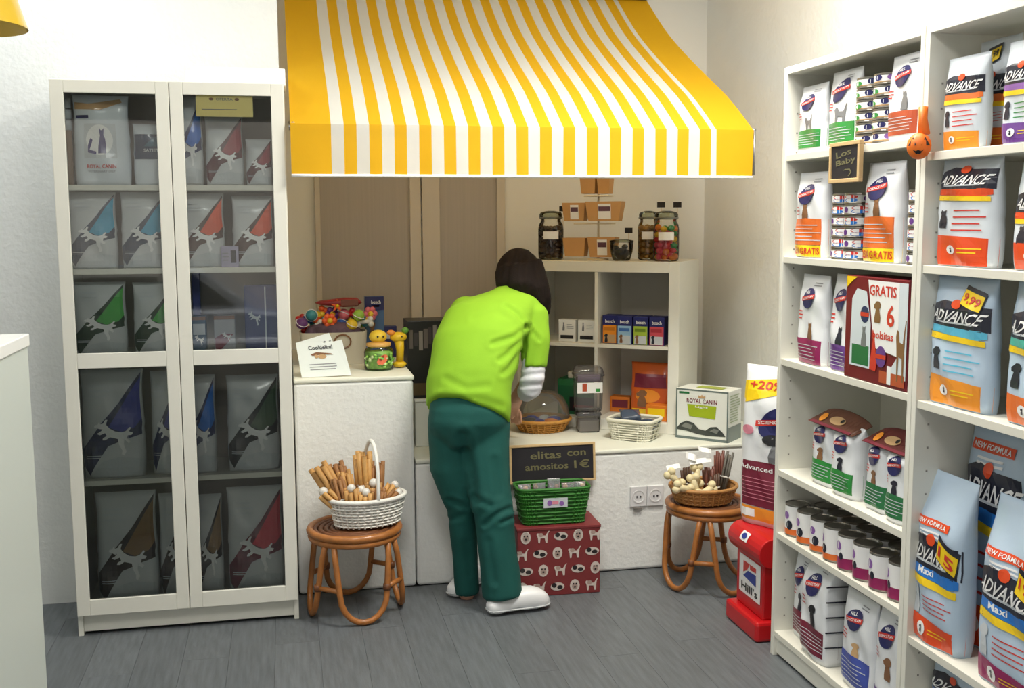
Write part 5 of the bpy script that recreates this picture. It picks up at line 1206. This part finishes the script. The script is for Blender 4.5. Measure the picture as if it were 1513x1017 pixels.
MB().lathe([(.037, .275), (.037, .32), (.012, .34)], 14).build('lamp_cap', ylp, pd, smooth=True); MB().tube([(0, 0, .33), (0, 0, 3.0-pe.z)], .004, 6).build('cord', P['grey'], pd)
MB().ball((0, 0, .09), (.03, .03, .04), 12, 9).build('bulb', M('bulb_white', (236, 232, 220), .3), pd, smooth=True)

# ------------------------------------------------------------------ car parked outside the shop window
silv = M('car_silver', (196, 200, 208), .25, .6, coat=.6); cgl = M('car_glass', (40, 46, 54), .08); tyre = M('car_tyre', (30, 30, 32), .8)
car = thing('parked_car', 'silver car parked in the street, seen mirrored in the cabinet glass', 'car', (-2.0, -4.9, -.45))
lower = [(-2.1, .3), (-2.15, .55), (-2.1, .85), (-1.2, 1.0), (1.6, 1.02), (2.0, .95), (2.1, .6), (2.05, .3)]
cabp = [(-1.25, .98), (-.55, 1.42), (.2, 1.5), (1.1, 1.46), (1.7, 1.0)]
MB().prism(lower, -.85, .85).build('car_body', silv, car, bevel=.06)
mb = MB(); mb.loft([[(x, -.8, z) for x, z in cabp], [(x*.97, -.66, 1.0+(z-1.0)*1.0) for x, z in cabp], [(x*.97, .66, z) for x, z in cabp], [(x, .8, z) for x, z in cabp]]); mb.build('cabin', silv, car, bevel=.04)
for x0, x1, x2, x3 in ((-.95, -.05, -.05, -.5), (.05, 1.45, 1.0, .05)):
    MB().loft([[(x0, y, 1.04), (x1, y, 1.04), (x2, y, 1.4), (x3, y, 1.4)] for y in (.79, .815)]).build('side_window', cgl, car)
MB().box(-2.0, 2.0, .845, .87, .62, .68).build('side_trim', M('car_trim', (230, 232, 236), .3), car, bevel=.01)
for x in (-1.35, 1.3):
    for y in (-.8, .8):
        MB().loft([[(x+.32*math.cos(t), y+dy, .32+.32*math.sin(t)) for t in [2*PI*i/24 for i in range(24)]] for dy in (-.09, .09)]).build('wheel', tyre, car, bevel=.03)
# ------------------------------------------------------------------ the woman bending over the ledge
def ell(c, side, fwd, rs_, rf, n=20, p=2.2):
    out = []
    for i in range(n):
        t = 2*PI*i/n; a, b = math.cos(t), math.sin(t)
        out.append(Vector(c)+side*(rs_*math.copysign(abs(a)**(2/p), a))+fwd*(rf*math.copysign(abs(b)**(2/p), b)))
    return out
def limb(mb, pts, radii, n=16, squash=1.0):
    mb.tube(pts, radii, n, ry=squash)
    for p, r in ((pts[0], radii[0]), (pts[-1], radii[-1])): mb.ball(p, r*.98, 14, 9)
def fused(name, mb, voxel, iters, mat, parent, groove=None, ripple=0):
    o = mb.build(name, mat)
    r = o.modifiers.new('r', 'REMESH'); r.mode = 'VOXEL'; r.voxel_size = voxel; r.use_smooth_shade = True
    s = o.modifiers.new('s', 'SMOOTH'); s.factor = .5; s.iterations = iters
    dg = bpy.context.evaluated_depsgraph_get(); me = bpy.data.meshes.new_from_object(o.evaluated_get(dg))
    o.modifiers.clear(); old = o.data; o.data = me; bpy.data.meshes.remove(old); me.name = name
    me.materials.clear(); me.materials.append(mat)
    if groove or ripple:
        eye = Vector((0, 0, EYE))
        for v in me.vertices:
            d = v.co-eye; z = d.dot(FX); px = 756.5+F_PX*d.dot(RX)/z; py = 508.5-F_PX*d.dot(UX)/z
            nn = v.normal; off = 0
            if nn.dot(d) < 0:
                for pts, wd, dep in groove or ():
                    best = 1e9
                    for (x0, y0), (x1, y1) in zip(pts[:-1], pts[1:]):
                        ex, ey = x1-x0, y1-y0; t = max(0, min(1, ((px-x0)*ex+(py-y0)*ey)/(ex*ex+ey*ey)))
                        best = min(best, math.hypot(px-x0-t*ex, py-y0-t*ey))
                    off -= dep*math.exp(-(best/wd)**2)-dep*.55*math.exp(-((best-wd*1.9)/wd)**2)
            off += ripple*(math.sin(px*.11+py*.05)+math.sin(py*.09-px*.04+1))
            v.co = v.co+nn*off
    me.polygons.foreach_set('use_smooth', [True]*len(me.polygons)); me.update()
    if parent: o.parent = parent
    return o
A = aY
fd = Vector((.34, .94, 0)).normalized(); sdv = Vector((fd.y, -fd.x, 0))
skin = M('skin', (206, 158, 134), .55); tun = M('tunic_lime', (138, 188, 38), .85, var=.03, vscale=14, bump=.06, bscale=220)
tro = M('trousers_teal', (6, 78, 72), .85, var=.06, vscale=12, bump=.06, bscale=200); und = M('undershirt_white', (226, 228, 236), .8, bump=.15, bscale=60)
hairm = M('hair_dark_brown', (26, 15, 12), .7, spec=.25, var=.45, vscale=10, stretch=(40, 40, 3), bump=.5, bscale=14); clogm = M('clog_white', (236, 238, 240), .4)
person = thing('person', 'person in lime green tunic and teal trousers bending over the ledge', 'person', (.78, 4.05, 0))
hip, wai, che, upp, sho, nek, hed = A(692, 612, 4.08), A(693, 568, 4.10), A(706, 508, 4.17), A(722, 466, 4.26), A(744, 444, 4.33), A(758, 428, 4.37), A(767, 409, 4.43)
tilt = (sho-hip).normalized(); tf = (fd-tilt*fd.dot(tilt)).normalized()
RS, RE_, RW = A(785, 476, 4.25), A(786, 560, 4.20), A(763, 588, 4.37)     # right shoulder, elbow, wrist
LS, LE_, LW = A(682, 484, 4.36), A(690, 535, 4.46), A(745, 590, 4.56)
legs = [[A(667, 628, 4.11), A(667, 690, 4.11), A(682, 752, 4.11), A(687, 815, 4.12), A(690, 877, 4.12)], [A(716, 628, 4.07), A(718, 692, 4.04), A(729, 756, 3.99), A(736, 822, 3.97), A(743, 882, 3.95)]]
RH0, RT0 = aZ(721, 909, 0), aZ(809, 895, 0)
LH0 = aZ(669, 885, 0); LT0 = LH0+Vector((.14, .2, 0)).normalized()*.25
def V3(p): return Vector(p)
root0 = Vector(person.location)
def child(o): o.parent = person; o.matrix_parent_inverse = Matrix.Translation(-root0); return o
# body
mb = MB()
mb.loft([ell(hip, sdv, tf, .1, .06), ell(wai, sdv, tf, .11, .075), ell(che, sdv, tf, .135, .095), ell(upp, sdv, tf, .115, .07), ell(sho, sdv, tf, .06, .05)])
mb.tube([sho, nek, hed], [.062, .05, .05], 12)
mb.ball(hed, (.072, .088, .098), 18, 13)
hd_f = Vector((.62, .62, -.48)).normalized(); hd_s = hd_f.cross(Vector((0, 0, 1))).normalized(); hd_u = hd_s.cross(hd_f)
mb.ball(hed+hd_f*.088-hd_u*.005, (.014, .014, .018), 10, 7); mb.ball(hed+hd_f*.06-hd_u*.06, (.036, .036, .03), 12, 8)
for s_ in (-1, 1): mb.ball(hed+hd_s*s_*.078-hd_f*.01, (.012, .018, .026), 10, 7)
limb(mb, [RS, (RS+RE_)/2, RE_, (RE_+RW)/2, RW], [.048, .042, .036, .034, .026], 14)
limb(mb, [LS, (LS+LE_)/2, LE_, (LE_+LW)/2, LW], [.048, .042, .036, .034, .026], 14)
for W_, E_ in ((RW, RE_), (LW, LE_)):
    d = (W_-E_).normalized(); d = (d+Vector((.1, .25, -.15))).normalized(); sd_ = d.cross(Vector((0, 0, 1))).normalized(); up_ = sd_.cross(d)
    mb.loft([ell(W_+d*k, sd_, up_, a, b, 12) for k, a, b in ((-.01, .024, .018), (.02, .034, .016), (.06, .04, .015), (.085, .038, .012))])
    for j, ln in enumerate((.07, .08, .075, .058)):
        b0 = W_+d*.078+sd_*(-.03+.02*j); m1 = b0+d*ln*.45-up_*.006; m2 = b0+d*ln*.8-up_*.02; m3 = b0+d*ln-up_*.036
        limb(mb, [b0, m1, m2, m3], [.0092, .0088, .0082, .0075], 8)
    b0 = W_+d*.025-sd_*.03; limb(mb, [b0, b0+d*.03-sd_*.02-up_*.01, b0+d*.055-sd_*.022-up_*.022], [.011, .01, .0085], 8)
for L_ in legs: limb(mb, L_, [.085, .07, .05, .045, .034], 14)
for h0, t0, an in ((LH0, LT0, legs[0][-1]), (RH0, RT0, legs[1][-1])):
    c0 = Vector((an.x, an.y, .05)); mb.tube([an, c0], [.034, .034], 10); limb(mb, [h0*.85+t0*.15+Vector((0, 0, .035)), h0*.5+t0*.5+Vector((0, 0, .035)), h0*.12+t0*.88+Vector((0, 0, .025))], [.026, .03, .022], 10)
child(fused('body', mb, .008, 2, skin, None))
for s_ in (-1, 1): child(MB().ball(hed+hd_f*.082+hd_s*s_*.03+hd_u*.012, .0105, 10, 7).build('eye', M('eye_dark', (40, 30, 28), .3), smooth=True))
child(MB().ball(hed+hd_f*.083-hd_u*.052, (.018, .012, .006), 10, 7).build('mouth', M('lips', (176, 92, 88), .5), smooth=True))
# tunic
mb = MB()
hemc = A(690, 606, 4.075)
def hemring():
    r = ell(hemc+Vector((0, 0, -.012)), sdv, tf, .168, .142, 28); out = []
    for p_ in r:
        s_ = (p_-hemc).dot(sdv)/.168; out.append(p_+Vector((0, 0, -.03*s_-.008+.03*math.exp(-((s_+.45)/.4)**2))))
    return out
mb.loft([hemring(), ell(hip+Vector((0, 0, .03)), sdv, tf, .172, .142, 28), ell(wai, sdv, tf, .172, .135, 28), ell((wai+che)/2, sdv, tf, .176, .135, 28), ell(che, sdv, tf, .182, .132, 28), ell((che+upp)/2, sdv, tf, .184, .125, 28), ell(upp, sdv, tf, .182, .112, 28), ell(sho+tilt*-.01, sdv, tf, .15, .09, 28), ell(sho+tilt*.018, sdv, tf, .078, .07, 28), ell(nek, sdv, tf, .06, .06, 28)])
sle = [A(768, 458, 4.28), A(788, 470, 4.25), A(790, 500, 4.22), A(789, 543, 4.20)]
mb.tube(sle, [.07, .07, .062, .055], 18); mb.ball(sle[0], .07, 14, 9); mb.ball(sle[1], .068, 14, 9)
sll = [A(690, 462, 4.33), A(676, 482, 4.36), A(684, 528, 4.46)]
mb.tube(sll, [.07, .07, .06], 18); mb.ball(sll[0], .07, 14, 9); mb.ball(sll[1], .07, 14, 9)
gr = [([(747, 452), (764, 464), (777, 482)], 3.5, .007), ([(777, 484), (760, 498), (728, 508)], 4, .007), ([(777, 484), (775, 515), (770, 545)], 3.5, .009), ([(772, 500), (752, 522), (738, 532)], 4, .006), ([(768, 520), (752, 545), (742, 552)], 4, .005), ([(786, 490), (797, 502)], 3, .004), ([(660, 560), (690, 575), (720, 570)], 5, .003), ([(650, 590), (700, 588), (740, 600)], 5, .003), ([(700, 470), (730, 462), (750, 468)], 5, .0025)]
child(fused('tunic', mb, .009, 7, tun, None, gr, .0012))
# trousers
mb = MB()
mb.loft([ell(hip+Vector((0, 0, .09))+tf*.03, sdv, tf, .145, .115, 24), ell(hip+Vector((0, 0, .03)), sdv, fd, .155, .125, 24), ell(hip+Vector((0, 0, -.02)), sdv, fd, .16, .135, 24), ell((legs[0][0]+legs[1][0])/2+Vector((0, 0, -.02)), sdv, fd, .155, .13, 24), ell((legs[0][0]+legs[1][0])/2+Vector((0, 0, -.07)), sdv, fd, .13, .11, 24)])
mb.tube(legs[0], [.092, .088, .060, .052, .05], 18); mb.tube(legs[1], [.1, .094, .078, .076, .08], 18)
mb.ball(legs[0][0], .095, 14, 9); mb.ball(legs[1][0], .102, 14, 9)
gr = [([(684, 645), (694, 690), (702, 740)], 7, .009), ([(752, 752), (735, 760), (716, 775)], 4, .007), ([(757, 765), (740, 772)], 3.5, .006), ([(700, 735), (725, 748)], 4, .005), ([(664, 740), (690, 750)], 4, .005), ([(662, 770), (684, 762)], 4, .004), ([(730, 680), (738, 730)], 5, .004), ([(722, 800), (730, 860)], 5, .004), ([(690, 800), (694, 850)], 4, .003), ([(640, 640), (660, 660)], 5, .003)]
child(fused('trousers', mb, .009, 5, tro, None, gr, .0012))
# undershirt sleeves
mb = MB(); mb.tube([A(789, 528, 4.205), A(787, 556, 4.20), A(783, 575, 4.21), A(776, 582, 4.26)], [.047, .05, .048, .038], 16); mb.ball(A(784, 572, 4.21), .046, 14, 9)
child(fused('undershirt_sleeve', mb, .007, 3, und, None, [([(768, 556), (802, 552)], 3, .004), ([(770, 570), (800, 568)], 3, .004)], 0))
# clogs
def clog(h0, t0, nm):
    d = (t0-h0); L = d.length; d.normalize(); s_ = Vector((d.y, -d.x, 0)); mb = MB()
    prof_ = [(0, .022, .012, .046), (.04, .032, .006, .056), (.14, .037, .002, .06), (.3, .038, .008, .066), (.45, .041, .012, .082), (.6, .047, .006, .09), (.75, .05, .002, .086), (.88, .047, .004, .074), (.96, .036, .008, .058), (1, .02, .014, .04)]
    rings = []
    for s, w_, z0_, z1_ in prof_:
        c = h0+d*(L*s); ring = []
        for i in range(16):
            t = 2*PI*i/16; cc, ss = math.cos(t), math.sin(t)
            z = (z0_+z1_)/2+(z1_-z0_)/2*math.copysign(abs(ss)**.7, ss); ring.append(Vector((c.x, c.y, z))+s_*(w_*math.copysign(abs(cc)**.7, cc)))
        rings.append(ring)
    mb.loft(rings); o = child(mb.build(nm, clogm, smooth=True))
    o2 = MB(); o2.tube([h0+d*(L*s)+s_*(w_*1.02*k)+Vector((0, 0, .02)) for k in (1,) for s, w_, _, _ in prof_]+[h0+d*(L*s)-s_*(w_*1.02)+Vector((0, 0, .02)) for s, w_, _, _ in reversed(prof_)], .0035, 5, True)
    q = o2.build('sole_line', M('sole_grey', (190, 194, 196), .6)); q.parent = o
clog(LH0, LT0, 'clog'); clog(RH0, RT0, 'clog')
# hair
mb = MB(); mb.ball(hed+Vector((-.006, -.018, .012)), (.098, .098, .112), 20, 14)
mb.tube([A(752, 402, 4.38), A(752, 420, 4.34), A(762, 434, 4.33)], [.06, .056, .03], 14); mb.tube([A(778, 395, 4.38), A(792, 420, 4.34), A(803, 442, 4.33), A(811, 466, 4.34)], [.075, .055, .036, .01], 14)
mb.tube([A(765, 400, 4.35), A(768, 425, 4.30), A(772, 444, 4.29)], [.07, .055, .016], 12); mb.tube([A(780, 400, 4.36), A(790, 430, 4.31), A(797, 452, 4.30)], [.065, .045, .012], 12)
gr = [([(760, 372), (750, 400), (748, 428)], 3, .003), ([(772, 370), (772, 400), (774, 436)], 3, .003), ([(784, 376), (790, 405), (800, 440)], 3, .003), ([(794, 390), (802, 420), (808, 450)], 3, .003), ([(742, 385), (740, 415)], 3, .003)]
child(fused('hair', mb, .008, 9, hairm, None, gr, .001))
